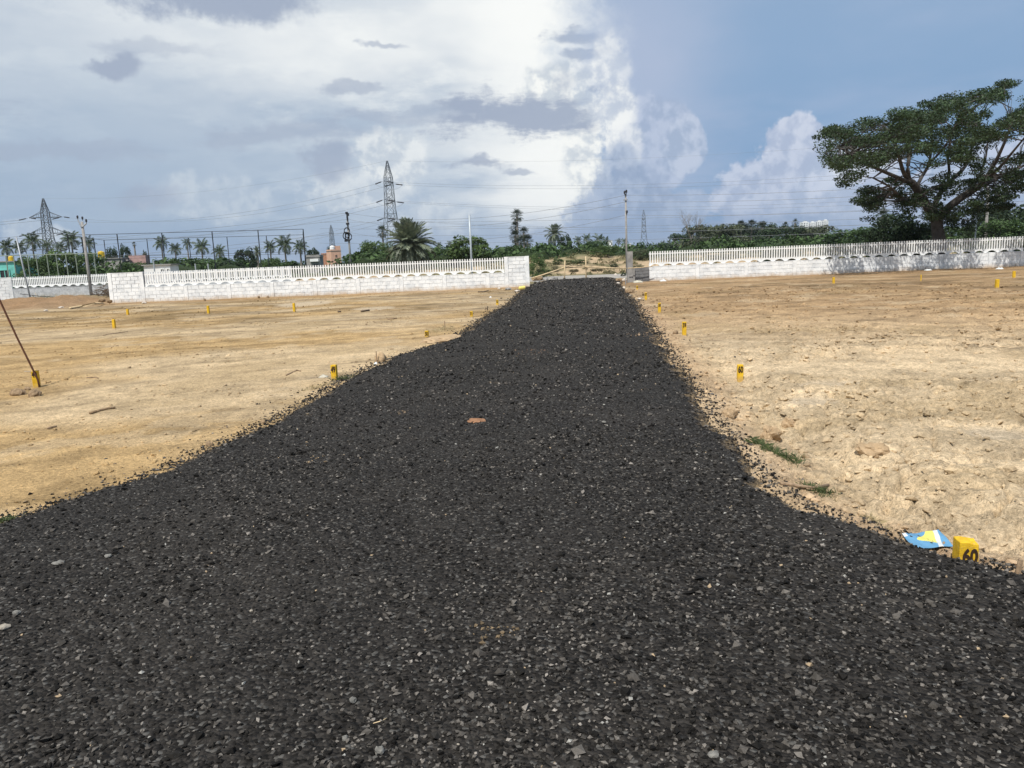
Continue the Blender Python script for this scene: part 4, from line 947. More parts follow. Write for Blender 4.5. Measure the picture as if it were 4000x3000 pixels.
bam(pb(2285, 1042, 50.3), pb(2448, 1048, 49.7), 0.045)
rail2 = tag(MB().tube([P(2452, 1048, 41.3), P(2500, 1045, 41.3), P(2548, 1041, 41.35)], 0.022, 6).obj('bamboo_pole', m_('bamboo'), smooth=True), 'bamboo pole laid along the top of the grey block stub', 'pole')
lamp = upright('short thin stake beside the grey pier', 2444, 1112, 1085, 0.02, 'galvanised', 0, 'stake', 'stake')

# ------------------------------------------------------------------ poles and masts
def pole(name, label, px, top, D, r0, r1, mat, lean=0.0, base_drop=0.5, n=10):
    t = P(px, top, D); b = Vector((t.x - lean, D, gz1(t.x, D) - base_drop)) if lean else Vector((t.x, D, gz1(t.x, D) - base_drop))
    e = empty(name, b + Vector((0, 0, base_drop))); tag(e, label, 'utility pole')
    MB().tube([b - e.location, t - e.location], [r0, r1], n).obj('shaft', m_(mat), e, smooth=True)
    return e, t
def ins_pin(e, p, s=1.0):
    MB().lathe([(0.02 * s, 0), (0.02 * s, 0.08 * s), (0.07 * s, 0.10 * s), (0.05 * s, 0.16 * s), (0.08 * s, 0.18 * s), (0.05 * s, 0.26 * s), (0.02 * s, 0.29 * s)], 8, tuple(Vector(p) - e.location)).obj('insulator', m_('insulator'), e)
e, topV = pole('utility_pole', 'grey pole with a forked three-insulator head beyond the wall gap', 320, 866, 54.3, 0.11, 0.085, 'concrete')
va = []
for px, py in ((304, 858), (323, 862), (338, 872)):
    q = P(px, py, 54.3); va.append(q); ins_pin(e, q, 1.0)
MB().tube([va[0] - e.location, P(317, 886, 54.2) - e.location, P(323, 886, 54.2) - e.location, va[2] - e.location], 0.045, 6).obj('cross_arm', m_('galvanised'), e)
e, t = pole('utility_pole', 'thin leaning grey pole with a concrete foot at the left wall gap', 63, 925, 53.2, 0.055, 0.045, 'galvanised', lean=-0.42)
fb = e.location; MB().box((0, 0, 0.05), (0.5, 0.4, 0.34)).obj('foot_block', m_('concrete'), e)
e, topC = pole('utility_pole', 'dark pole hung with coils of black cable before the peach house', 1355, 828, 88, 0.12, 0.10, 'concrete')
for k, (px, py, rr_, dy) in enumerate(((1355, 902, 0.30, -0.14), (1352, 921, 0.34, -0.18), (1361, 925, 0.36, -0.22), (1357, 918, 0.24, -0.26))):
    cpt = P(px, py, 88 + dy) - e.location
    MB().tube([cpt + Vector((rr_ * math.cos(a), 0.03 * math.sin(3 * a), rr_ * 1.15 * math.sin(a))) for a in [2 * math.pi * i / 20 for i in range(21)]], 0.055, 6, False).obj('cable_coil', m_('black_rubber'), e, smooth=True)
for (px, py, w, h) in ((1354, 832, 0.26, 0.24), (1359, 838, 0.22, 0.3), (1357, 852, 0.16, 0.5), (1358, 874, 0.34, 0.2), (1352, 940, 0.32, 0.24)):
    MB().box(P(px, py, 87.85) - e.location, (w, 0.25, h)).obj('fitting', m_('black_steel'), e)
e, topS = pole('lamp_post', 'pale steel pole rising behind the long white wall', 1833, 838, 60, 0.085, 0.075, 'pale_steel')
e['category'] = 'pole'
e, topR = pole('utility_pole', 'tall concrete pole beside the gap left of the right wall', 2444, 757, 58.5, 0.085, 0.065, 'concrete')
for px, py in ((2440, 762), (2447, 758), (2449, 838)): ins_pin(e, P(px, py, 58.35), 1.1)
MB().box(P(2444, 781, 58.4) - e.location, (0.34, 0.06, 0.08)).obj('cross_arm', m_('galvanised'), e)
e, t = pole('utility_pole', 'thin pale pole in front of the big tree', 3816, 815, 49, 0.045, 0.04, 'pale_steel')
e, topT = pole('utility_pole', 'dark concrete pole with cross arm right of the big tree trunk', 3862, 728, 60, 0.12, 0.10, 'concrete')
MB().box(P(3862, 733, 59.9) - e.location, (0.9, 0.08, 0.09)).obj('cross_arm', m_('galvanised'), e)
cab = tag(MB().tube([P(78, 1148, 50.2), P(160, 1158, 50.5), P(260, 1163, 50.5), P(340, 1159, 50), P(400, 1150, 47)], 0.02, 6).obj('cable', m_('black_rubber'), smooth=True), 'black cable sagging across the left wall gap', 'cable')

# ------------------------------------------------------------------ lattice pylons
def pylon(name, label, px, top, D, H, bw, levels, armlen, rz, r=0.09, small=False, mat='pylon_steel'):
    t = P(px, top, D); base = Vector((t.x, D, t.z - H))
    e = empty(name, base, rz); tag(e, label, 'pylon', 'lattice power pylons')
    prof = [(0, bw / 2), (H * 0.30, bw * 0.32), (H * 0.58, bw * 0.19), (H * 0.86, bw * 0.145), (H, 0.12)]
    def hw(z):
        for (z0_, w0), (z1_, w1_) in zip(prof[:-1], prof[1:]):
            if z <= z1_: return w0 + (w1_ - w0) * (z - z0_) / (z1_ - z0_)
        return prof[-1][1]
    zs = [0.0]
    while zs[-1] < H - 1.0: zs.append(zs[-1] + max(1.0, 1.25 * hw(zs[-1]) * (2.0 if zs[-1] < H * 0.3 else 1.7)))
    zs[-1] = H
    b = MB(); cs = ((-1, -1), (1, -1), (1, 1), (-1, 1))
    for cx, cy in cs: b.tube([(cx * hw(z), cy * hw(z), z) for z, _ in prof], r * 1.15, 4)
    for z0_, z1_ in zip(zs[:-1], zs[1:]):
        for k in range(4):
            (ax, ay), (bx_, by_) = cs[k], cs[(k + 1) % 4]
            p0, p1 = (ax * hw(z0_), ay * hw(z0_), z0_), (bx_ * hw(z0_), by_ * hw(z0_), z0_)
            q0, q1 = (ax * hw(z1_), ay * hw(z1_), z1_), (bx_ * hw(z1_), by_ * hw(z1_), z1_)
            b.tube([p0, q1], r * 0.6, 4, False); b.tube([p1, q0], r * 0.6, 4, False)
            if z0_ > H * 0.25: b.tube([p0, p1], r * 0.55, 4, False)
    b.obj('lattice_body', m_(mat), e)
    tips = []
    for lv, al in zip(levels, armlen):
        z = H * lv
        for s_ in (-1, 1):
            w = hw(z); a = MB(); tip = Vector((s_ * (w + al), 0, z))
            for cy in (-1, 1):
                a.tube([(s_ * w, cy * w, z), tip], r * 0.8, 4); a.tube([(s_ * hw(z + al * 0.45), cy * hw(z + al * 0.45), z + al * 0.45), tip], r * 0.7, 4)
                for q in (0.33, 0.66): a.tube([Vector((s_ * w, cy * w, z)).lerp(tip, q), Vector((s_ * w, cy * w, z + al * 0.45)).lerp(tip, q)], r * 0.5, 4, False)
            a.obj('cross_arm', m_(mat), e); tips.append(tip)
    return e, tips
def tip_w(e, t): return Matrix.Translation(e.location) @ Matrix.Rotation(e.rotation_euler.z, 4, 'Z') @ t
def string(e, w0, w1, r=0.13):
    """tension insulator string, a part of its pylon"""
    inv = (Matrix.Translation(e.location) @ Matrix.Rotation(e.rotation_euler.z, 4, 'Z')).inverted(); a, b = inv @ w0, inv @ w1
    MB().tube([a, a.lerp(b, 0.2), a.lerp(b, 0.21), a.lerp(b, 0.95), b], [0.05, 0.05, r, r, 0.05], 8).obj('insulator', m_('insulator'), e)
def wire(label, group, pts, r):
    return tag(MB().tube(pts, r, 5, False).obj('power_line', m_('wire'), smooth=True), label, 'power line', group)
def sagline(a, b, sag, n=22):
    return [a.lerp(b, i / n) - Vector((0, 0, 4 * sag * (i / n) * (1 - i / n))) for i in range(n + 1)]
PC, tc_ = pylon('pylon', 'tall lattice pylon in the middle distance behind the date palm', 1512, 628, 215, 31.0, 6.4, (0.505, 0.66, 0.815), (3.0, 3.0, 3.0), rad(80), 0.075)
PLt, tl_ = pylon('pylon', 'broad lattice pylon with wide cross arms at the left', 168, 775, 255, 30.0, 6.6, (0.46, 0.63, 0.80), (4.6, 4.4, 4.0), rad(8), 0.125)
pylon('pylon', 'small faint lattice pylon above the peach house', 1292, 879, 560, 32, 7, (0.55, 0.68, 0.81), (2.6, 2.6, 2.6), rad(75), 0.12)
pylon('pylon', 'faint distant lattice pylon right of the tall concrete pole', 2514, 820, 520, 32, 7, (0.55, 0.68, 0.81), (2.4, 2.4, 2.4), rad(82), 0.11)
pylon('pylon', 'half hidden lattice pylon legs behind the big tree', 3790, 760, 190, 24, 6.5, (0.6, 0.75, 0.88), (2.5, 2.5, 2.5), rad(60), 0.085)
for i in range(3):
    for j in range(2):
        tw = tip_w(PC, tc_[2 * i + j]); lw = tip_w(PLt, tl_[2 * i + j])
        dl = (lw - tw).normalized(); dr = Vector((0.93, -0.20, -0.16)).normalized(); s0 = tw + dl * 0.4; s1 = tw + dl * 2.6 - Vector((0, 0, 0.5))
        string(PC, s0, s1, 0.15); r0_ = tw + dr * 0.4; r1_ = tw + dr * 2.8; string(PC, r0_, r1_, 0.15)
        ll0, ll1 = lw - dl * 0.4, lw - dl * 3.0 - Vector((0, 0, 0.5)); string(PLt, ll0, ll1, 0.17)
        lo = Vector((-0.9, -0.35, -0.22)).normalized(); string(PLt, lw + lo * 0.4, lw + lo * 3.0, 0.17)
        LV = ('lowest', 'middle', 'upper')[i] + (' nearer', ' farther')[j]
        wire(LV + ' high wire strung between the left pylon and the middle pylon', 'wires from the left pylon to the middle pylon', sagline(s1, ll1, 4.5), 0.028)
        far = P(4700, (560, 690, 800)[2 - i] + 22 * j, 135); wire(LV + ' high wire running right from the middle pylon', 'wires from the middle pylon to the right', sagline(r1_, far, 3.2), 0.022)
        wire(LV + ' high wire running off to the left from the left pylon', 'wires leaving the left pylon to the left', sagline(lw + lo * 3.0, P(-1800, (1010, 960, 920)[i] + 30 * j, 190), 2.0), 0.045)
        jump = [s1 + (r1_ - s1) * (k / 8) - Vector((0, 0, 2.0 * 4 * (k / 8) * (1 - k / 8) * 0.5)) for k in range(9)]
        MB().tube([(Matrix.Translation(PC.location) @ Matrix.Rotation(PC.rotation_euler.z, 4, 'Z')).inverted() @ q for q in jump], 0.03, 5, False).obj('jumper_wire', m_('wire'), PC)
topw = PC.location + Vector((0, 0, 31)); topl = PLt.location + Vector((0, 0, 30))
wire('thin earth wire between the tops of the left and middle pylons', 'earth wires', sagline(topw, topl, 3), 0.018)
wire('thin earth wire leading right from the top of the middle pylon', 'earth wires', sagline(topw, P(4700, 430, 135), 3), 0.013)
# low lines between the street poles
for k, (dy, sg) in enumerate(((0, 1.2), (24, 1.3), (72, 1.4))):
    wire(('top', 'second', 'lower')[k] + ' street wire from the cable-coil pole to the tall concrete pole', 'street wires left of the concrete pole', sagline(topC - Vector((0, 0, 0.1 + dy / 34)), topR - Vector((0, 0, 0.1 + dy / 50)), sg), 0.013)
    wire(('top', 'second', 'lower')[k] + ' street wire running right from the tall concrete pole', 'street wires right of the concrete pole', sagline(topR - Vector((0, 0, 0.1 + dy / 50)), P(4500, 640 + dy * 1.4, 47), 0.5), 0.012)
    wire(('top', 'second', 'lower')[k] + ' street wire running left from the cable-coil pole', 'street wires left of the coil pole', sagline(topC - Vector((0, 0, 0.1 + dy / 34)), P(-800, 1000 + dy, 110), 0.8), 0.016)
for k, (y0_, y1_, D0, D1) in enumerate(((920, 880, 120, 75), (893, 858, 120, 75), (950, 905, 120, 75), (868, 820, 120, 78))):
    wire(('lowest but one', 'second', 'lowest', 'uppermost')[k] + ' of four thin wires crossing behind the palmyra palms', 'thin wires crossing the middle', sagline(P(1250, y0_, D0), P(4600, y1_ - 60, D1), 0.8), 0.016)

# ------------------------------------------------------------------ sports cage and steel frame
cage = empty('sports_cage', P(720, 1050, 86)); cage.location.z = 0; tag(cage, 'tall black steel sports cage behind the long white wall', 'cage frame')
def cb(a, b, r, nm): MB().tube([Vector(a) - cage.location, Vector(b) - cage.location], r, 6).obj(nm, m_('black_steel'), cage)
F0, F1, R0, R1, HC = P(263, 919, 80), P(1184, 895, 80), P(406, 938, 95), P(1184, 917, 95), 5.6
fz = lambda t: F0.lerp(F1, t); rz_ = lambda t: R0.lerp(R1, t)
for t in (0.0, 0.21, 0.40, 0.613, 0.808, 1.0): a = fz(t); cb((a.x, a.y, -0.3), a, 0.050, 'post')
for t in (0.0, 0.215, 0.425, 0.617, 0.815, 1.0): a = rz_(t); cb((a.x, a.y, -0.3), a, 0.045, 'post')
for t in (0.35, 0.68): a = F0.lerp(R0, t); cb((a.x, a.y, -0.3), a, 0.06, 'post')
for t in (0.4, 0.7): a = F1.lerp(R1, t); cb((a.x, a.y, -0.3), a, 0.06, 'post')
for a, b in ((F0, F1), (R0, R1), (F0, R0), (F1, R1)):
    cb(a, b, 0.026, 'rail'); cb(a - Vector((0, 0, 2.25)), b - Vector((0, 0, 2.25)), 0.018, 'rail')
frm = empty('steel_frame', P(200, 1050, 61)); frm.location.z = 0; tag(frm, 'low grey-green steel frame behind the farther white wall', 'steel frame')
tp = lambda px: P(px, 998 - (px - 50) * 0.026, 62.5)
for px in (-40, 22, 52, 106, 140, 182, 218, 256, 294, 366):
    a = tp(px); MB().tube([Vector((a.x, a.y, -0.3)) - frm.location, a - frm.location], 0.04, 6).obj('post', m_('green_steel'), frm)
for dz in (0.0, 2.15): MB().tube([tp(-60) - frm.location - Vector((0, 0, dz)), tp(378) - frm.location - Vector((0, 0, dz))], 0.035, 6).obj('rail', m_('green_steel'), frm)
for px, ty in ((762, 1030), (812, 1030), (599, 1017)): 
    a = P(px, ty, 62); e = tag(MB().tube([Vector((a.x, 62, -0.2)), a], 0.05, 8).obj('fence_post', m_('pale_steel')), {762: 'left', 812: 'right', 599: 'third, farthest left,'}[px] + ' pale stub post just above the long white wall', 'post', 'pale stub posts')

# ------------------------------------------------------------------ buildings
def house(name, label, px0, px1, top, D, depth, wall, rz=0.0, wins=(), parapet=0.25, side_mat=None):
    a, b = P(px0, top, D), P(px1, top, D); w = b.x - a.x; h = (a.z + b.z) / 2
    e = empty(name, ((a.x + b.x) / 2, D, 0), rz); tag(e, label, 'building')
    MB().box((0, depth / 2, (h - 0.5) / 2), (w, depth, h + 0.5)).obj('wall', m_(wall), e)
    MB().box((0, depth / 2, h + 0.055), (w + 0.3, depth + 0.3, 0.10)).obj('roof_slab', m_('concrete'), e)
    if parapet:
        p = MB()
        for c_, d_ in (((0, 0.06, h + 0.105 + parapet / 2), (w, 0.12, parapet)), ((-w / 2 + 0.06, depth / 2 + 0.003, h + 0.105 + parapet / 2), (0.12, depth - 0.25, parapet)), ((w / 2 - 0.06, depth / 2 + 0.003, h + 0.105 + parapet / 2), (0.12, depth - 0.25, parapet))): p.box(c_, d_)
        p.obj('parapet', m_(wall), e)
    for (u, z, ww, hh) in wins:
        win = MB(); x_, z_ = (u - 0.5) * w, z * h
        for c_, d_ in (((x_, -0.03, z_ + hh / 2 + 0.04), (ww + 0.16, 0.10, 0.08)), ((x_, -0.03, z_ - hh / 2 - 0.04), (ww + 0.16, 0.12, 0.08)), ((x_ - ww / 2 - 0.04, -0.03, z_), (0.08, 0.10, hh)), ((x_ + ww / 2 + 0.04, -0.03, z_), (0.08, 0.10, hh)), ((x_, -0.02, z_), (0.06, 0.06, hh))): win.box(c_, d_)
        wo_ = win.obj('window', m_(wall), e); MB().box((x_, -0.006, z_), (ww, 0.02, hh)).obj('pane', m_('window_dark'), wo_)
    return e, w, h
def tank(label, px, top, wpx, D, mat='tank_yellow'):
    t = P(px, top, D); r = wpx / 2 / FPX * D; hh = r * 2.15
    e = empty('water_tank', (t.x, D, t.z - hh)); tag(e, label, 'water tank')
    pr = [(r * 0.96, 0)]
    for k in range(6): z = hh * 0.82 * k / 6; pr += [(r, z + 0.02), (r, z + hh * 0.09), (r * 0.965, z + hh * 0.10), (r * 0.965, z + hh * 0.13)]
    pr += [(r, hh * 0.83), (r * 0.8, hh * 0.92), (r * 0.36, hh * 0.96)]
    MB().lathe(pr, 18).obj('barrel', m_(mat), e, smooth=False); MB().lathe([(r * 0.36, hh * 0.955), (r * 0.36, hh), (r * 0.1, hh * 1.02)], 12).obj('lid', m_(mat), e)
    return e, t.z - hh
house('house', 'turquoise house under a yellow tank at the left picture edge', -150, 50, 1027, 75, 6, 'wall_teal', 0.1, ((0.8, 0.6, 0.8, 0.9),), 0.0)
tank('yellow water tank on the turquoise house', 42, 1000, 20, 77.5)
hs, w, h = house('house', 'low grey house with outside stairs under a yellow tank', 385, 476, 1011, 100, 6, 'wall_grey', 0.0, ((0.3, 0.5, 0.8, 1.0),), 0.0)
st = MB()
for k in range(7): st.box((w / 2 + 0.35 + 0.28 * k, 1.0, h - 0.25 - 0.36 * k - 0.0), (0.30, 1.0, 0.16))
st.obj('stairs', m_('concrete'), hs)
MB().prism([(w / 2 + 0.25, 0.3), (w / 2 + 2.4, 0.3), (w / 2 + 2.4, 1.6), (w / 2 + 1.9, 2.4)][::-1], 0.2, 0.35).obj('stair_side', m_('wall_pink'), hs)
MB().box((w / 2 + 1.2, 2.2, h * 0.55), (2.2, 1.2, h * 1.1)).obj('stair_block', m_('wall_pink'), hs)
tank('yellow water tank on the low grey house', 394, 981, 25, 101.5)
hs, w, h = house('shed', 'small white flat-roofed shed just above the long white wall', 563, 661, 1037, 70, 2.6, 'wall_white', 0.12, ((0.70, 0.78, 0.24, 0.22), (0.93, 0.78, 0.2, 0.22)), 0.0)
hs, w, h = house('house', 'peach two-storey house behind the cable-coil pole', 1292, 1332, 980, 300, 6, 'wall_peach', rad(30), ((0.5, 0.70, 0.7, 0.9), (0.45, 0.25, 0.9, 1.2)), 0.5)
MB().box((1.2, 4.0, h + 1.0), (3.0, 3.0, 1.9)).obj('stair_room', m_('wall_peach'), hs)
MB().lathe([(0.9, 0), (0.95, 0.2), (0.95, 1.6), (0.5, 1.9), (0.2, 2.0)], 12, (-0.6, 2.4, h + 0.11)).obj('roof_tank', m_('wall_white'), hs)
MB().box((w / 2 + 0.02, 3.0, h * 0.72), (0.08, 0.9, 1.0)).obj('window', m_('window_dark'), hs)
house('house', 'red brick house left of the peach house', 1254, 1288, 994, 320, 6, 'wall_brick', 0.1, (), 0.4)
hs, w, h = house('house', 'low dull concrete house left of the peach house, nearer than the brick one', 1196, 1248, 1004, 150, 5, 'wall_grey', 0.1, ((0.7, 0.45, 0.8, 0.7),), 0.3)
MB().box((0.1 * w, -0.25, h - 0.62), (w * 0.62, 0.48, 0.5)).obj('balcony', m_('wall_white'), hs)
house('house', 'small white house in the trees left of the tall concrete pole', 2446, 2466, 955, 420, 6, 'wall_white', 0.1, ((0.5, 0.8, 1.0, 0.9),), 0.4)
house('house', 'wide white house partly hidden by the tall concrete pole', 2430, 2462, 962, 400, 6, 'wall_white', 0.0, ((0.2, 0.8, 1.0, 0.8),), 0.3)
house('house', 'white house top peeping over trees in the far middle', 2376, 2392, 941, 600, 6, 'wall_white', 0.0, (), 0.3)
house('house', 'pale tower house top at the left edge of the right treeline', 2630, 2640, 937, 800, 6, 'wall_white', 0.0, ((0.5, 0.9, 0.8, 0.8),), 0.3)
# distant apartment blocks
D = 2100
for k, (x0, x1, tp_, lb) in enumerate(((3132, 3160, 868, 'leftmost of four white apartment towers on the horizon'), (3163, 3186, 869, 'second of four white apartment towers on the horizon'), (3189, 3212, 865, 'third of four white apartment towers on the horizon'), (3214, 3236, 862, 'rightmost of four white apartment towers on the horizon'))):
    a, b = P(x0, tp_, D), P(x1, tp_, D); w = b.x - a.x; h = a.z
    e = empty('apartment_tower', ((a.x + b.x) / 2, D, 0)); tag(e, lb, 'apartment block', 'white apartment towers on the horizon')
    MB().box((0, 8, h / 2 - 2), (w, 16, h + 4)).obj('wall', m_('wall_white'), e)
    for u in (-0.32, 0.05, 0.36): MB().box((u * w, -1.0, h / 2 - 1.2), (w * 0.17, 2.0, h + 3.2)).obj('bay', m_('wall_white'), e)
    MB().box((0.1 * w, 6, h + 1.5), (w * 0.4, 6, 3)).obj('lift_room', m_('wall_white'), e)
    wm = MB().box((0, 0, 0), (w * 0.17, 0.4, 2.7)).mesh('window', m_('window_dark'))
    for fl in range(9):
        for u in (-0.45, -0.14, 0.21):
            link('window', wm, e, (u * w, -0.1, h - 4 - fl * 5.0))
# ------------------------------------------------------------------ vegetation
def leaf_quads(pos, size, rng, asp=0.5, up=0.25):
    """diamond leaves, random facing"""
    n = len(pos); a = rng.normal(size=(n, 3)); a[:, 2] *= 0.7; a /= np.linalg.norm(a, axis=1)[:, None] + 1e-9
    nrm = rng.normal(size=(n, 3)); nrm[:, 2] = np.abs(nrm[:, 2]) + up
    b = np.cross(nrm, a); b /= np.linalg.norm(b, axis=1)[:, None] + 1e-9
    s = np.asarray(size).reshape(-1, 1) * np.ones((n, 1)); v = np.stack([pos - a * s, pos + b * s * asp, pos + a * s, pos - b * s * asp], 1)
    return v.reshape(-1, 3), (np.arange(n * 4).reshape(n, 4))
def shell(centre, rad3, n, rng, fill=0.45):
    d = rng.normal(size=(n, 3)); d /= np.linalg.norm(d, axis=1)[:, None]
    return centre + d * rad3 * (fill + (1 - fill) * rng.random((n, 1)) ** 0.5)
def crown_mesh(name, mat, lumps, per, leaf, seed, lump_r=(0.13, 0.22), low=0.12, cone=0.0, spread=0.5):
    """a crown one unit high and one unit wide, made of many leaf lumps"""
    rng = np.random.default_rng(seed); pts = []; cs = []
    for k in range(lumps):
        z = low + (1 - low) * rng.random() ** 0.85 * 0.86; t = (z - low) / (1 - low)
        R = spread * (math.sqrt(max(0.02, 1 - t ** 2.2)) * (0.72 + 0.28 * min(1, t * 5))) * (1 - cone * t); a = rng.random() * 6.283; q = R * math.sqrt(rng.random()) if rng.random() < 0.3 else R * (0.75 + 0.25 * rng.random())
        r = lump_r[0] + (lump_r[1] - lump_r[0]) * rng.random(); c_ = np.array((q * math.cos(a), q * math.sin(a), z)); cs.append(c_)
        pts.append(shell(c_, np.array((r, r, r * 0.72)) * (0.8 + 0.4 * rng.random(3)), per, rng))
    pts = np.concatenate(pts); pts[:, 2] = np.maximum(pts[:, 2], 0.01)
    v, f = leaf_quads(pts, leaf * (0.6 + 0.8 * rng.random(len(pts))), rng)
    return npmesh(name, v, f, mat), cs
def stem_mesh(name, mat, cs, seed, n=9, r=0.018):
    rng = random.Random(seed); m = MB()
    for c_ in rng.sample(cs, min(n, len(cs))):
        b = Vector((rng.uniform(-.05, .05), rng.uniform(-.05, .05), -0.06)); e = Vector(c_); mid = b.lerp(e, 0.5) + Vector((rng.uniform(-.06, .06), rng.uniform(-.06, .06), 0.06))
        m.tube([b, b.lerp(mid, .5) + Vector((0, 0, 0.03)), mid, e], [r, r * .8, r * .55, r * .2], 5)
    return m.mesh(name, mat)
PROTO = {}
def proto(kind, mat):
    key = (kind, mat)
    if key in PROTO: return PROTO[key]
    s = hash(kind) % 1000 if False else {'bush': 11, 'airy': 23, 'round': 37, 'scrub': 41, 'tree': 53}[kind]
    if kind == 'bush': cm, cs = crown_mesh('crown', m_(mat), 60, 85, 0.030, s)
    elif kind == 'airy': cm, cs = crown_mesh('crown', m_(mat), 55, 70, 0.034, s, (0.08, 0.16), 0.2, 0.1)
    elif kind == 'round': cm, cs = crown_mesh('crown', m_(mat), 80, 80, 0.028, s, (0.12, 0.2), 0.08)
    elif kind == 'scrub': cm, cs = crown_mesh('crown', m_(mat), 45, 110, 0.026, s, (0.10, 0.2), 0.02)
    else: cm, cs = crown_mesh('crown', m_(mat), 60, 80, 0.030, s, (0.10, 0.18), 0.34, 0.15)
    PROTO[key] = (cm, stem_mesh('stem', m_('bark'), cs, s, 12 if kind != 'tree' else 9, 0.022 if kind == 'tree' else 0.014)); return PROTO[key]
CNT = [0]
def tree(name, label, px, top, D, wpx, kind, mat, cat='tree', group=None, dy=1.0, z=None):
    CNT[0] += 1; t = P(px, top - (0.10 * (1000 - top) if cat == 'tree' else 0), D); wpx = wpx * 1.12; z0_ = gz1(t.x, D) if z is None else z; h = t.z - z0_; w = wpx / FPX * D
    cm, smm = proto(kind, mat); e = empty(name, (t.x, D, z0_), CNT[0] * 1.7); tag(e, label, cat, group)
    link('crown', cm, e, None, None, (w, w * dy, h)); link('trunk' if cat == 'tree' else 'stem', smm, e, None, None, (w, w * dy, h)); return e
TRE = 'trees beyond the walls'
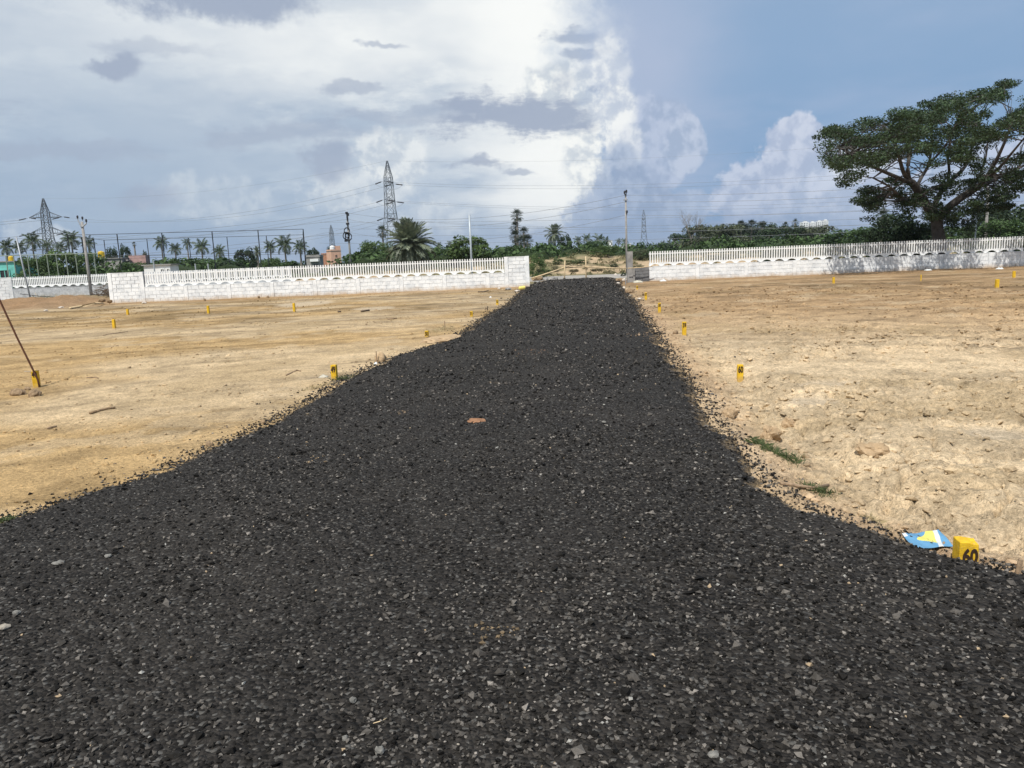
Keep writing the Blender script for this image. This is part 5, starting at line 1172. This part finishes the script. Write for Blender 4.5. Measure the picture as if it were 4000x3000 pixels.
for a in (
    ('leafy_tree', 'leafy shrub tree behind the pale steel pole', 1832, 924, 76, 152, 'airy', 'leaf_light'),
    ('round_tree', 'rounded bright green tree left of the date palm', 1470, 940, 112, 128, 'round', 'leaf_light'),
    ('thicket_tree', 'dark thorn tree below the rounded bright green tree', 1440, 985, 96, 190, 'bush', 'leaf_mid'),
    ('thorn_tree', 'low dome-shaped thorn tree left of the palmyra cluster', 1985, 962, 86, 125, 'bush', 'leaf_mid'),
    ('thorn_tree', 'dark leafy tree right of the palmyra cluster', 2125, 952, 130, 105, 'airy', 'leaf_mid'),
    ('leafy_tree', 'dark leafy tree just right of the solitary date palm', 2205, 922, 158, 52, 'airy', 'leaf_dark'),
    ('thorn_tree', 'green thorn tree mass behind the date palm at its right', 1730, 968, 95, 170, 'bush', 'leaf_mid'),
    ('leafy_tree', 'bushy tree of bright leaves right of the farther white wall end', 232, 975, 74, 150, 'airy', 'leaf_light'),
    ('leafy_tree', 'dark bushy tree behind the forked-head pole', 330, 985, 78, 130, 'bush', 'leaf_mid'),
    ('leafy_tree', 'low bushy tree behind the steel frame at the left', 130, 1000, 70, 130, 'bush', 'leaf_mid'),
    ('leafy_tree', 'dark tree with dense leaves right of the yellow tank', 432, 962, 120, 44, 'round', 'leaf_dark'),
    ('leafy_tree', 'dark clumped tree near the left side of the cage', 485, 955, 150, 38, 'airy', 'leaf_dark'),
    ('leafy_tree', 'small dark tree left of the first palm in the cage', 562, 978, 150, 26, 'airy', 'leaf_dark'),
    ('leafy_tree', 'bluish dark leafy tree in the middle of the cage', 952, 968, 110, 78, 'airy', 'leaf_dark'),
    ('leafy_tree', 'lighter green tree below the cage palms', 1055, 1003, 100, 80, 'round', 'leaf_light'),
    ('leafy_tree', 'broad-leaved dark tree at the cage right corner', 1130, 1012, 90, 75, 'airy', 'leaf_mid'),
    ('leafy_tree', 'dark tree behind the low concrete house', 1218, 970, 190, 54, 'airy', 'leaf_dark'),
    ('leafy_tree', 'small dark tree behind the red brick house', 1288, 962, 330, 26, 'round', 'leaf_dark'),
    ('dense_tree', 'dense dark tree under the left side of the big tree', 3480, 835, 52, 180, 'round', 'leaf_dark'),
    ('dense_tree', 'dark leafy shrub tree directly left of the big trunk', 3590, 872, 51, 150, 'bush', 'leaf_dark'),
    ('dense_tree', 'brighter green shrub tree right of the big trunk', 3925, 868, 54, 170, 'bush', 'leaf_mid'),
    ('dense_tree', 'dark tree filling the right picture edge', 4010, 800, 58, 200, 'round', 'leaf_dark'),
    ('dense_tree', 'dark tree behind the pole right of the big trunk', 3870, 800, 66, 130, 'round', 'leaf_dark'),
    ('dense_tree', 'green shrub tree between the big trunk and the thin pole', 3745, 893, 70, 160, 'bush', 'leaf_mid'),
    ('dense_tree', 'green tree left of the big tree on the far bank', 3330, 905, 95, 230, 'bush', 'leaf_mid'),
    ('dense_tree', 'brownish low tree before the apartment towers', 3180, 892, 150, 170, 'bush', 'leaf_grey'),
    ('dense_tree', 'grey-green tree under the bare branches at the right', 2720, 888, 150, 120, 'bush', 'leaf_grey'),
    ('dense_tree', 'dull olive tree left in the right treeline', 2660, 918, 160, 100, 'bush', 'leaf_dark'),
    ('dense_tree', 'olive tree in the middle of the right treeline', 2840, 886, 160, 140, 'bush', 'leaf_grey'),
    ('dense_tree', 'dark olive tree left of the lone palmyra on the right', 3030, 893, 155, 130, 'bush', 'leaf_dark'),
    ('dense_tree', 'dark green tree right of the lone palmyra', 3110, 890, 150, 100, 'bush', 'leaf_dark'),
    ('dense_tree', 'dark tree behind the left palmyra of the right clump', 2900, 880, 185, 120, 'round', 'leaf_dark'),
    ('dense_tree', 'dark tree behind the right palmyra of the right clump', 2975, 880, 180, 120, 'round', 'leaf_dark'),
    ('dense_tree', 'dark tree filling the right treeline below the bare branches', 2770, 888, 175, 120, 'round', 'leaf_dark'),
    ('dense_tree', 'broad dark tree behind the apartment-side scrub', 3140, 905, 170, 130, 'round', 'leaf_dark'),
    ('dense_tree', 'green tree sloping up towards the big tree at the right', 3400, 895, 80, 150, 'bush', 'leaf_mid'),
    ('thicket_tree', 'low green thorn tree in the left part of the cage', 680, 1008, 102, 190, 'bush', 'leaf_mid'),
    ('thicket_tree', 'low green thorn tree in the middle of the cage', 820, 1006, 104, 180, 'bush', 'leaf_mid'),
    ('thicket_tree', 'low dark thorn tree right of the small white shed', 900, 1014, 98, 120, 'bush', 'leaf_dark'),
    ('thicket_tree', 'low green thorn tree left of the small white shed', 520, 1020, 96, 120, 'bush', 'leaf_mid'),
    ('far_tree', 'dark far tree right of the distant faint pylon', 2580, 952, 240, 90, 'round', 'leaf_dark'),
    ('far_tree', 'far dark tree left of the distant faint pylon', 2490, 958, 260, 80, 'round', 'leaf_dark'),
    ('far_tree', 'far low tree between the palms left of the concrete pole', 2330, 940, 190, 90, 'round', 'leaf_mid'),
):
    tree(*a, group=TRE)
BUS = 'bushes near the gap'
for a in (
    ('bush', 'feathery green bush behind the white end panel at the gap', 2098, 988, 56, 62, 'scrub', 'leaf_light'),
    ('bush', 'large feathery green thorn bush on the sand bank', 2366, 955, 71, 100, 'scrub', 'leaf_light'),
    ('bush', 'greyish bush behind the grey block stub', 2502, 972, 68, 66, 'scrub', 'leaf_grey'),
    ('bush', 'low spreading green bush on the bank behind the barrier', 2250, 1012, 66, 85, 'scrub', 'leaf_light'),
    ('bush', 'small green bush on the bank at the left of the barrier', 2180, 1008, 66.5, 40, 'scrub', 'leaf_mid'),
    ('bush', 'tiny weed clump on the bank face left of the barrier', 2168, 1036, 62.6, 26, 'scrub', 'leaf_dry'),
    ('bush', 'tiny dry weed clump behind the barrier poles', 2240, 1050, 62, 36, 'scrub', 'leaf_dry'),
    ('bush', 'dry weed clump on the bank face between the barrier uprights', 2262, 1036, 63.4, 24, 'scrub', 'leaf_grey'),
    ('bush', 'dry weed clump below the large thorn bush', 2330, 1048, 62.2, 46, 'scrub', 'leaf_dry'),
    ('bush', 'dry weed clump left of the tall concrete pole', 2398, 1030, 63.2, 30, 'scrub', 'leaf_grey'),
    ('bush', 'dry weed clump behind the grey pier', 2490, 1030, 61, 50, 'scrub', 'leaf_dry'),
    ('bush', 'dark small weed at the foot of the grey pier', 2436, 1062, 51.5, 20, 'scrub', 'leaf_dark'),
    ('bush', 'short weeds along the track left of the barrier', 2130, 1050, 61.5, 40, 'scrub', 'leaf_mid'),
    ('bush', 'dry scrub seen through the right pickets nearest the stub', 2640, 1000, 64, 90, 'scrub', 'leaf_dry'),
    ('bush', 'dry scrub seen through the right pickets, second from the stub', 2820, 990, 66, 110, 'scrub', 'leaf_grey'),
    ('bush', 'dark scrub seen through the middle of the right pickets', 3050, 968, 62, 150, 'scrub', 'leaf_dark'),
    ('bush', 'dark scrub seen through the pickets left of the big trunk', 3300, 950, 60, 190, 'scrub', 'leaf_dark'),
    ('bush', 'dark scrub seen through the pickets at the big trunk', 3560, 945, 58, 200, 'scrub', 'leaf_dark'),
    ('bush', 'dark scrub seen through the last right pickets', 3880, 930, 57, 230, 'scrub', 'leaf_dark'),
):
    tree(*a, cat='bush', group=BUS)
# scrub wood beyond the track: one mass nobody could count
rng = np.random.default_rng(5); n = 560
an = np.radians(-43 + 86 * rng.random(n)); r = 78 + 300 * rng.random(n) ** 2.1
cx, cy = r * np.sin(an), r * np.cos(an); hh = (1.7 + 1.2 * rng.random(n)) * (0.82 + r / 420); k = (cy > 75) & ~((np.abs(np.degrees(an) + 14.0) < 2.6) & (r < 300)); cx, cy, r, hh = cx[k], cy[k], r[k], hh[k]; n = len(cx)
wd = (1.8 + 2.6 * rng.random(n)) * (0.8 + r / 300)
pts = []; szs = []
for i in range(n):
    m = int(150 if r[i] < 150 else 95); d = rng.normal(size=(m, 3)); d /= np.linalg.norm(d, axis=1)[:, None]; d[:, 2] = np.abs(d[:, 2])
    lump = 0.86 + 0.3 * fbm(d[:, 0] * 3 + i, d[:, 1] * 3 + d[:, 2] * 2, 2, 7)[:, None]
    pts.append(np.array((cx[i], cy[i], 0)) + d * lump * np.array((wd[i], wd[i], hh[i]))); szs.append(np.full(m, 0.13 + 0.0011 * r[i]))
v, f = leaf_quads(np.concatenate(pts), np.concatenate(szs) * (0.6 + 0.8 * rng.random(sum(map(len, pts)))), rng)
tag(link('scrub_wood', npmesh('scrub_wood', v, f, m_('scrub'))), 'low green thorn scrub stretching to the horizon behind the walls', kind='stuff')
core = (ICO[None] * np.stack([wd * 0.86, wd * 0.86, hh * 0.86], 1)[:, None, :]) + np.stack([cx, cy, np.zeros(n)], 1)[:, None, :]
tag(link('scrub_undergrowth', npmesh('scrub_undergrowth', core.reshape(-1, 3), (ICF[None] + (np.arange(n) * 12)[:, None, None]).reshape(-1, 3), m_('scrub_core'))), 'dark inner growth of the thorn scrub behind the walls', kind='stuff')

# dry weeds and low growth over the banks between track and scrub
rng = np.random.default_rng(15); n = 1300
cx = -34 + 75 * rng.random(n); cy = 57.5 + 19 * rng.random(n); k = fbm(cx * 0.3, cy * 0.4, 3, 91) + 0.012 * (cy - 60) > 0.42; cx, cy = cx[k], cy[k]; n = len(cx); zz = ground_h(cx, cy); sz_ = 0.16 + 0.36 * rng.random(n) ** 1.6
pts = []; szs = []
for i in range(n):
    m = 34; d = rng.normal(size=(m, 3)); d /= np.linalg.norm(d, axis=1)[:, None]; d[:, 2] = np.abs(d[:, 2])
    pts.append(np.array((cx[i], cy[i], zz[i])) + d * sz_[i] * np.array((1.3, 1.3, 0.95)) * (0.5 + 0.5 * rng.random((m, 1)))); szs.append(np.full(m, 0.075))
v, f = leaf_quads(np.concatenate(pts), np.concatenate(szs), rng)
tag(link('bank_weeds', npmesh('bank_weeds', v, f, M('weed', (0.11, 0.115, 0.055), 0.8, col2=(0.19, 0.16, 0.09), scale=0.25, island=0.4, spec=0.1))), 'low dull weeds over the sand banks past the track', kind='stuff')

# --- palms
def frond_mesh(name, mat, droop, nleaf, ll, vup, lw, seed, rise=0.25, back=0.55):
    rng = random.Random(seed); m = MB(); pts = []; x_ = z_ = 0.0; N_ = 10
    for i in range(N_ + 1):
        pts.append(Vector((x_, 0, z_))); th = rise - droop * ((i + 0.5) / N_) ** 1.3 * 2.0; x_ += math.cos(th) / N_; z_ += math.sin(th) / N_
    m.tube(pts, [0.016 * (1 - 0.8 * i / N_) + 0.002 for i in range(N_ + 1)], 4, False)
    for i in range(nleaf):
        s = 0.14 + 0.85 * i / (nleaf - 1); q = s * N_; a = int(min(q, N_ - 1)); p = pts[a].lerp(pts[a + 1], q - a); tg = (pts[a + 1] - pts[a]).normalized()
        L = ll * (0.55 + 0.9 * math.sin(math.pi * min(1, (s * 0.85 + 0.12)))) * rng.uniform(0.85, 1.1)
        for sd_ in (-1, 1):
            d = (tg * back + Vector((0, sd_, 0)) * 0.75 + Vector((0, 0, vup)) + Vector((rng.uniform(-.12, .12), rng.uniform(-.12, .12), rng.uniform(-.12, .12)))).normalized()
            wv = tg * lw; e = p + d * L; md = p + d * L * 0.45 + Vector((0, 0, 0.02 * L))
            m.poly([p, md + wv, e + Vector((0, 0, -0.12 * L)), md - wv], [(0, 1, 2, 3)])
    return m.mesh(name, mat)
CO = [frond_mesh('frond', m_('frond'), d, 24, 0.27, -0.45, 0.021, i, 0.3) for i, d in enumerate((0.45, 0.65, 0.85))]
DA = [frond_mesh('frond', m_('frond_date'), d, 44, 0.20, 0.16, 0.020, 20 + i, 0.2, 0.75) for i, d in enumerate((0.30, 0.50, 0.72))]
def fan_mesh(seed, mat):
    rng = random.Random(seed); m = MB(); m.tube([(0, 0, 0), (0.3, 0, 0.04), (0.55, 0, 0.03)], [0.018, 0.014, 0.010], 4)
    n = 15; o = Vector((0.52, 0, 0.03))
    for k in range(n):
        a = rad(-125 + 250 * (k + 0.5) / n); h = rad(250 / n) * 0.40; R = 0.48 * rng.uniform(0.85, 1.08) * (1 - 0.12 * abs(a))
        d = lambda t, q: o + Vector((math.cos(a + t) * q, math.sin(a + t) * q, 0.04 * (k % 2) - 0.16 * q * q * 2))
        m.poly([o, d(-h, R * 0.6), d(0, R), d(h, R * 0.6)], [(0, 1, 2, 3)])
    return m.mesh('fan_leaf', mat)
FA = [fan_mesh(i, m_('frond_fan')) for i in range(3)]
def palm(name, label, px, cy_, D, rpx, kind, group='palms', base_py=None, lean=0.0, n=None, joined=False):
    """px, cy_: where the crown's heart shows; rpx: crown radius in pixels"""
    c_ = P(px, cy_, D); R = rpx / FPX * D; z0_ = gz1(c_.x, D); hgt = c_.z - z0_; rng = random.Random(int(px * 7 + cy_))
    e = empty(name, (c_.x - lean, D, z0_)); tag(e, label, 'palm', group)
    top = Vector((lean, 0, hgt)); tr = {'coco': 0.15, 'date': 0.22, 'fan': 0.2}[kind]
    MB().tube([(0, 0, -0.3), (lean * 0.25, 0, hgt * 0.35), (lean * 0.65, 0, hgt * 0.7), top], [tr * 1.25, tr, tr * 0.85, tr * 0.8], 8).obj('trunk', m_('palm_bark'), e, smooth=True)
    lib = {'coco': CO, 'date': DA, 'fan': FA}[kind]; n = n or {'coco': 22, 'date': 48, 'fan': 30}[kind]; nm = 'fan_leaf' if kind == 'fan' else 'frond'
    for i in range(n):
        t = (i + 0.5) / n; az = i * 2.39996 + rng.uniform(-.2, .2)
        if kind == 'coco': el = rad(78 - 118 * t ** 0.9 + rng.uniform(-8, 8)); L = R * rng.uniform(0.95, 1.25)
        elif kind == 'date': el = rad(84 - 128 * t ** 0.85 + rng.uniform(-7, 7)); L = R * rng.uniform(0.9, 1.12)
        else: el = rad(85 - 150 * t + rng.uniform(-9, 9)); L = R * rng.uniform(0.85, 1.08)
        link(nm, lib[min(2, int(t * 3))] if kind != 'fan' else lib[i % 3], e, top + Vector((0, 0, 0.05 * R)), (rng.uniform(-.3, .3), -el, az), (L, L, L))
    return e
PG = 'coconut palms on the left'
for a in ((630, 952, 150, 30, 'tallest coconut palm of the cage group, farthest left'), (684, 975, 150, 28, 'drooping coconut palm second in the cage group'), (731, 953, 160, 24, 'slim coconut palm third in the cage group'),
          (787, 968, 135, 34, 'full coconut palm in the middle of the cage group'), (857, 985, 125, 28, 'low coconut palm right of the cage middle post'), (1055, 968, 145, 28, 'coconut palm left of the brightest cage palm'),
          (1112, 960, 120, 40, 'largest coconut palm near the cage right corner'), (1172, 968, 125, 32, 'coconut palm behind the cage right corner posts'), (125, 945, 130, 38, 'coconut palm left of the broad pylon foot'),
          (278, 940, 125, 40, 'coconut palm right of the broad pylon foot'), (24, 968, 130, 34, 'coconut palm at the left picture edge'), (75, 968, 135, 30, 'coconut palm between the edge palm and the thin leaning pole'),
          (345, 955, 130, 30, 'coconut palm just right of the forked-head pole'), (236, 968, 140, 26, 'low coconut palm behind the bright bushy tree'), (186, 962, 150, 26, 'low coconut palm at the broad pylon foot')):
    palm('coconut_palm', a[4], a[0], a[1], a[2], a[3] * 0.98, 'coco', PG, n=20 if a[3] > 27 else 16)
for a in ((1715, 958, 190, 14, 'tiny far coconut palm right of the big date palm'), (1757, 956, 190, 16, 'tiny far coconut palm left of the leafy shrub tree'), (2258, 942, 200, 20, 'far coconut palm right of the solitary date palm'),
          (2292, 936, 200, 24, 'taller far coconut palm left of the concrete pole'), (2340, 938, 210, 26, 'bushy far coconut palm left of the concrete pole'), (2368, 944, 215, 22, 'far coconut palm nearest the left side of the concrete pole'),
          (2416, 944, 230, 14, 'small far coconut palm touching the concrete pole at its left'), (2440, 944, 230, 15, 'small far coconut palm behind the concrete pole'), (2590, 950, 250, 12, 'tiny far coconut palm right of the distant pylon'), (2614, 948, 250, 12, 'tiny far coconut palm near the right treeline'),
          (2790, 905, 165, 26, 'coconut palm in the left part of the right treeline'), (2870, 900, 165, 24, 'coconut palm left of the clumped palms on the right'), (3005, 908, 160, 24, 'coconut palm in the right treeline left of the bent palm'), (3040, 912, 165, 22, 'coconut palm below the bent palm on the right'),
          (2690, 940, 170, 20, 'pale fronded palm below the bare branches')):
    palm('coconut_palm', a[4], a[0], a[1], a[2], a[3], 'coco', 'far coconut palms', n=14)
palm('date_palm', 'large silvery date palm behind the long white wall', 1602, 968, 66, 104, 'date', 'date palms', n=100)
palm('date_palm', 'solitary round-headed date palm behind the gap', 2167, 918, 150, 43, 'date', 'date palms', n=44)
palm('date_palm', 'small date palm among the cage palms', 1004, 985, 120, 22, 'date', 'date palms', n=30)
FG = 'palmyra palms'
for a in ((1494, 908, 150, 24, 'palmyra palm in front of the middle pylon'), (2019, 845, 150, 25, 'tallest palmyra palm of the cluster'), (2013, 890, 152, 23, 'second crown of the palmyra cluster'), (2046, 912, 146, 22, 'middle crown of the palmyra cluster'),
          (2060, 945, 144, 25, 'low wide palmyra at the right of the cluster'), (2012, 928, 142, 24, 'low palmyra at the left of the cluster'), (2034, 955, 148, 28, 'lowest palmyra at the right foot of the cluster'), (3106, 872, 165, 15, 'lone tall palmyra left of the apartment towers'), (3068, 885, 160, 17, 'palmyra with a pale trunk in the right treeline'),
          (2895, 888, 170, 24, 'palmyra of the right clump, left one'), (2935, 888, 170, 26, 'palmyra of the right clump, middle one'), (2978, 892, 170, 25, 'palmyra of the right clump, right one'), (2738, 898, 165, 16, 'small palmyra near the bare branches'),
          (524, 955, 170, 9, 'thin-stemmed palmyra seen through the left of the cage'), (3640 - 190, 850, 66, 32, 'dark palmyra crown under the left side of the big tree')):
    palm('palmyra_palm', a[4], a[0], a[1], a[2], a[3] * 1.28, 'fan', FG, n=30 if a[3] > 18 else 20)

# --- bare dead tree, brush pile, grass
def branch(m, p, d, L, r, depth, rng):
    e = p + d * L; m.tube([p, p.lerp(e, .5) + Vector((rng.uniform(-.06, .06), rng.uniform(-.06, .06), 0.02)) * L, e], [r, r * .8, r * .6], 5)
    if depth:
        for _ in range(rng.choice((2, 3, 3))):
            nd = (d + Vector((rng.uniform(-.8, .8), rng.uniform(-.8, .8), rng.uniform(-.1, .55)))).normalized(); branch(m, p.lerp(e, rng.uniform(.6, 1)), nd, L * rng.uniform(.55, .8), r * .58, depth - 1, rng)
q = P(2700, 930, 148); m = MB(); rn = random.Random(3)
for k in range(4): branch(m, Vector((0, 0, 0)), Vector((rn.uniform(-.6, .6), rn.uniform(-.3, .3), 1)).normalized(), 2.6, 0.075, 5, rn)
e = empty('bare_tree', (q.x, 148, 0)); tag(e, 'leafless pale tree over the left end of the right treeline', 'tree')
MB().tube([(0, 0, -0.3), (0, 0, q.z)], [0.16, 0.10], 7).obj('trunk', m_('palm_bark'), e); link('branches', m.mesh('branches', m_('palm_bark')), e, (0, 0, q.z - 0.4), None, (0.85, 0.85, 0.85))
q = P(425, 1142, 45.2); m = MB(); rn = random.Random(8); zb = gz1(q.x, 45.2)
for k in range(230):
    a = rn.random() * 6.28; s = rn.random() ** .5; c_ = Vector((math.cos(a) * s * 1.0, math.sin(a) * s * .6, (1 - s * s) * rn.random() * .75 + .02)); d = Vector((rn.uniform(-1, 1), rn.uniform(-1, 1), rn.uniform(-.3, .7))).normalized() * rn.uniform(.15, .4)
    m.tube([c_ - d, c_ + Vector((0, 0, .05)), c_ + d], [.011, .009, .005], 4, False)
o = m.obj('brush_pile', m_('twig'), None, (q.x, 45.2, zb)); tag(o, 'tangled heap of dry thorn twigs left of the long white wall', 'brush pile')
def grass(label, px0, py0, px1, py1, n, hgt, mat='grass', wd_=0.1, seed=1):
    rn = random.Random(seed); m = MB(); a, b = G(px0, py0), G(px1, py1)
    PP = [a.lerp(b, rn.random()) + Vector((rn.gauss(0, wd_ * .4), rn.gauss(0, wd_ * .4), 0)) for k in range(n)]
    X_, Y_ = np.array([p.x for p in PP]), np.array([p.y for p in PP]); S_ = road_sd(X_, Y_); H_ = np.maximum(ground_h(X_, Y_, S_), road_h(X_, Y_, S_))
    for p, hz in zip(PP, H_):
        p.z = float(hz) - 0.005
        h = hgt * rn.uniform(.4, 1.15); d = Vector((rn.gauss(0, .5), rn.gauss(0, .5), 1)).normalized(); s = Vector((d.y + .3, -d.x + .4, 0)).normalized() * rn.uniform(.0015, .0035)
        t = p + d * h + Vector((d.x, d.y, -0.35)) * h * .5
        m.poly([p - s, p + s, p + d * h * .6 + s * .7, t, p + d * h * .6 - s * .7], [(0, 1, 2, 3, 4)])
    o = m.obj('grass_tuft', m_(mat)); return tag(o, label, 'grass', 'grass tufts at the road edges')
grass('upper strip of green grass on the right road shoulder', 2945, 1722, 3110, 1782, 620, 0.085, seed=1, wd_=0.09)
grass('lower green grass tuft beside the weathered branch', 3150, 1872, 3235, 1892, 300, 0.07, seed=2, wd_=0.09)
grass('thin pale grass at the near right road edge', 3390, 2000, 3440, 2040, 160, 0.05, 'dry_grass', seed=3)
grass('small green grass tuft at the foot of the roadside marker 49', 1320, 1486, 1372, 1478, 160, 0.09, seed=4, wd_=0.12)
grass('dry grass along the left road edge before marker 49', 1180, 1530, 1300, 1500, 150, 0.07, 'dry_grass', seed=5, wd_=0.12)
grass('green grass at the left picture edge beside the road', -30, 2050, 60, 2025, 200, 0.045, seed=6, wd_=0.06)
grass('dry grass around marker 50', 1690, 1300, 1760, 1282, 160, 0.16, 'dry_grass', seed=7, wd_=0.25)
grass('dry weeds along the foot of the farther white wall', 130, 1166, 330, 1158, 300, 0.5, 'dry_grass', seed=8, wd_=0.8)
grass('green weeds at the foot of the farther white wall', 120, 1167, 210, 1163, 160, 0.35, seed=9, wd_=0.5)
grass('thin green growth on the soil before the right wall', 2560, 1112, 2720, 1108, 220, 0.05, seed=10, wd_=0.6)

# --- the big spreading tree behind the right wall
TD = 44.6
def Z(zx, zy, dd=0.0): return P(3150 + zx * 0.5425, 250 + zy * 0.5425, TD + dd)
root = Z(945, 1262); root.z = gz1(root.x, TD)
bt = empty('rain_tree', root); tag(bt, 'big spreading tree with dark feathery crown behind the right wall', 'tree')
limbs = []
def limb(pts, r0, r1):
    ps = [Z(*p) for p in pts]; n = len(ps); fine = []
    for i in range(n - 1):
        for k in range(4): fine.append(ps[i].lerp(ps[i + 1], k / 4))
    fine.append(ps[-1])
    for _ in range(2): fine = [fine[0]] + [(fine[i - 1] + fine[i] * 2 + fine[i + 1]) / 4 for i in range(1, len(fine) - 1)] + [fine[-1]]
    r0 *= 0.85; rs = [r0 + (r1 - r0) * i / (len(fine) - 1) for i in range(len(fine))]; limbs.append((fine, rs))
trunkpts = [Vector((root.x + 0.1, TD, -0.2)), Z(955, 1262), Z(945, 1200), Z(938, 1140), Z(925, 1085)]
limb([(925, 1120, 0), (880, 1040, -.2), (830, 960, -.5), (790, 890, -.9), (755, 850, -1.2)], .30, .20)
limb([(755, 855, -1.2), (700, 790, -1.6), (675, 700, -2.2), (650, 600, -2.6), (600, 480, -3)], .16, .05)
limb([(745, 850, -1.2), (725, 760, -1.6), (745, 650, -1), (740, 520, -.5), (760, 400, 0)], .15, .05)
limb([(760, 860, -1.1), (640, 810, -2.4), (500, 750, -3.4), (380, 700, -4.2), (240, 600, -4.8)], .14, .04)
limb([(790, 895, -.9), (830, 810, .6), (885, 730, 1.6), (905, 560, 2.4), (900, 400, 3)], .13, .05)
limb([(905, 1060, 0), (960, 930, 1), (1030, 850, 2), (1130, 760, 3), (1190, 660, 3.6), (1200, 450, 4)], .2, .05)
limb([(1020, 860, 2), (1030, 760, 1.2), (1015, 660, .6), (1050, 480, 0)], .11, .04)
limb([(930, 1120, 0), (985, 1070, -.3), (1060, 1000, -.6), (1150, 940, -1), (1240, 880, -1.4)], .28, .2)
limb([(1235, 885, -1.4), (1310, 800, -2), (1370, 690, -2.6), (1430, 560, -3.2), (1480, 420, -3.6)], .16, .05)
limb([(1240, 885, -1.4), (1320, 850, -.8), (1420, 800, 0), (1570, 730, 1), (1750, 640, 2)], .14, .05)
limb([(1270, 850, -1.5), (1380, 760, -3), (1480, 640, -4), (1580, 520, -4.6)], .12, .04)
limb([(1150, 945, -1), (1230, 840, 1.5), (1290, 700, 2.6), (1310, 520, 3.4)], .12, .04)
limb([(830, 1000, -.4), (740, 1000, -1.6), (670, 950, -2.6), (600, 880, -3.4), (480, 820, -4)], .12, .04)
limb([(870, 730, 1.4), (1000, 600, -2.5), (1080, 430, -3.5), (1130, 300, -4)], .08, .03)
m = MB(); m.tube(trunkpts, [.44, .36, .32, .30, .27], 12); m.obj('trunk', m_('bark'), None, smooth=True)
trk = bpy.data.objects['trunk'] if False else COL.objects[-1]; 
trk.parent = bt; trk.location = -bt.location
for fine, rs in limbs:
    o = MB().tube(fine, rs, 8).obj('limb', m_('bark'), bt, smooth=True); o.location = -bt.location
OUT = np.array([(128, 480), (140, 560), (118, 650), (200, 735), (262, 770), (250, 880), (350, 900), (400, 800), (480, 780), (560, 730), (690, 690), (820, 700), (900, 740), (1040, 700), (1180, 720), (1260, 640), (1400, 560), (1560, 520), (1800, 600), (1950, 500),
                (1900, 250), (1700, 190), (1570, 235), (1480, 330), (1420, 290), (1400, 225), (1460, 130), (1420, 115), (1350, 170), (1270, 185), (1120, 220), (1000, 230), (940, 265), (820, 275), (740, 330), (690, 325), (600, 300), (510, 305), (430, 370), (330, 440), (230, 440)], float)
rg_ = np.random.default_rng(12); cl = []
while len(cl) < 350:
    x_, y_ = 110 + 1850 * rg_.random(), 110 + 800 * rg_.random()
    if sdist(np.array([x_]), np.array([y_]), OUT)[0] > 12:
        if fbm(np.array([x_ / 85.]), np.array([y_ / 62.]), 3, 77)[0] > 0.46: cl.append((x_, y_, float(rg_.uniform(-8.5, 4.5)), 1.0))
for (x_, y_, k, sp_) in ((450, 960, 9, 55), (500, 1010, 6, 40), (400, 930, 5, 40), (700, 1010, 6, 45), (640, 900, 5, 50), (760, 990, 5, 50), (900, 1090, 5, 35), (960, 900, 5, 55), (1060, 840, 6, 60), (1100, 900, 3, 40), (1230, 780, 7, 60), (1140, 1080, 8, 60), (1080, 1130, 6, 45), (1330, 960, 9, 70), (1450, 870, 10, 70), (1540, 820, 8, 60), (1400, 1000, 6, 50),
                        (1260, 980, 5, 50), (960, 1020, 3, 30), (170, 490, 4, 25), (1430, 150, 4, 22), (1380, 210, 5, 28), (1540, 690, 5, 50), (860, 900, 4, 40), (1180, 660, 5, 60)):
    for _ in range(int(k * 1.8)): cl.append((x_ + rg_.normal() * sp_ * 1.15, y_ + rg_.normal() * sp_ * .75, float(rg_.uniform(-3.5, 2.5)), 0.62 + 0.25 * rg_.random()))
allp = np.array([p for fn, rs in limbs for p in fn]); pts = []; tw = MB(); szs = []
for (x_, y_, dd, s_) in cl:
    c_ = Z(x_, y_, dd); r3 = np.array((.62, .62, .27)) * s_ * (0.75 + 0.5 * rg_.random()); per = int(185 * s_ * (0.7 + 0.6 * rg_.random()))
    pts.append(shell(np.array(c_), r3, per, rg_, 0.25)); szs.append(np.full(per, 0.062))
    d_ = np.linalg.norm(allp - np.array(c_), axis=1) + 0.5 * np.maximum(0, allp[:, 2] - c_.z); j = int(np.argmin(d_)); a = Vector(allp[j])
    if (c_ - a).length < 4.5:
        q1 = a.lerp(c_, .35) + Vector((rg_.normal() * .2, rg_.normal() * .2, .15)); q2 = a.lerp(c_, .7) + Vector((rg_.normal() * .2, rg_.normal() * .2, .18)); tw.tube([a, q1, q2, c_], [.035, .022, .014, .006], 4, False)
tw.obj('twigs', m_('bark'), bt).location = -bt.location
v, f = leaf_quads(np.concatenate(pts), np.concatenate(szs) * (0.55 + 0.9 * rg_.random(sum(map(len, pts)))), rg_, 0.5, 0.6)
lo = link('crown', npmesh('crown', v, f, m_('leaf_rain')), bt); lo.location = -bt.location

# ------------------------------------------------------------------ thin haze over the plain
HZ = bpy.data.materials.new('haze'); HZ.use_nodes = True; HZ.cycles.homogeneous_volume = True; hn = HZ.node_tree; hn.nodes.clear()
pv = hn.nodes.new('ShaderNodeVolumePrincipled'); pv.inputs['Color'].default_value = (0.80, 0.88, 1.0, 1); pv.inputs['Density'].default_value = 0.00013; pv.inputs['Anisotropy'].default_value = 0.2
ho = hn.nodes.new('ShaderNodeOutputMaterial'); hn.links.new(pv.outputs[0], ho.inputs['Volume'])
hz = MB().box((0, 0, 39), (15000, 15000, 82)).obj('haze', HZ); tag(hz, 'thin pale haze over the whole plain', kind='stuff')
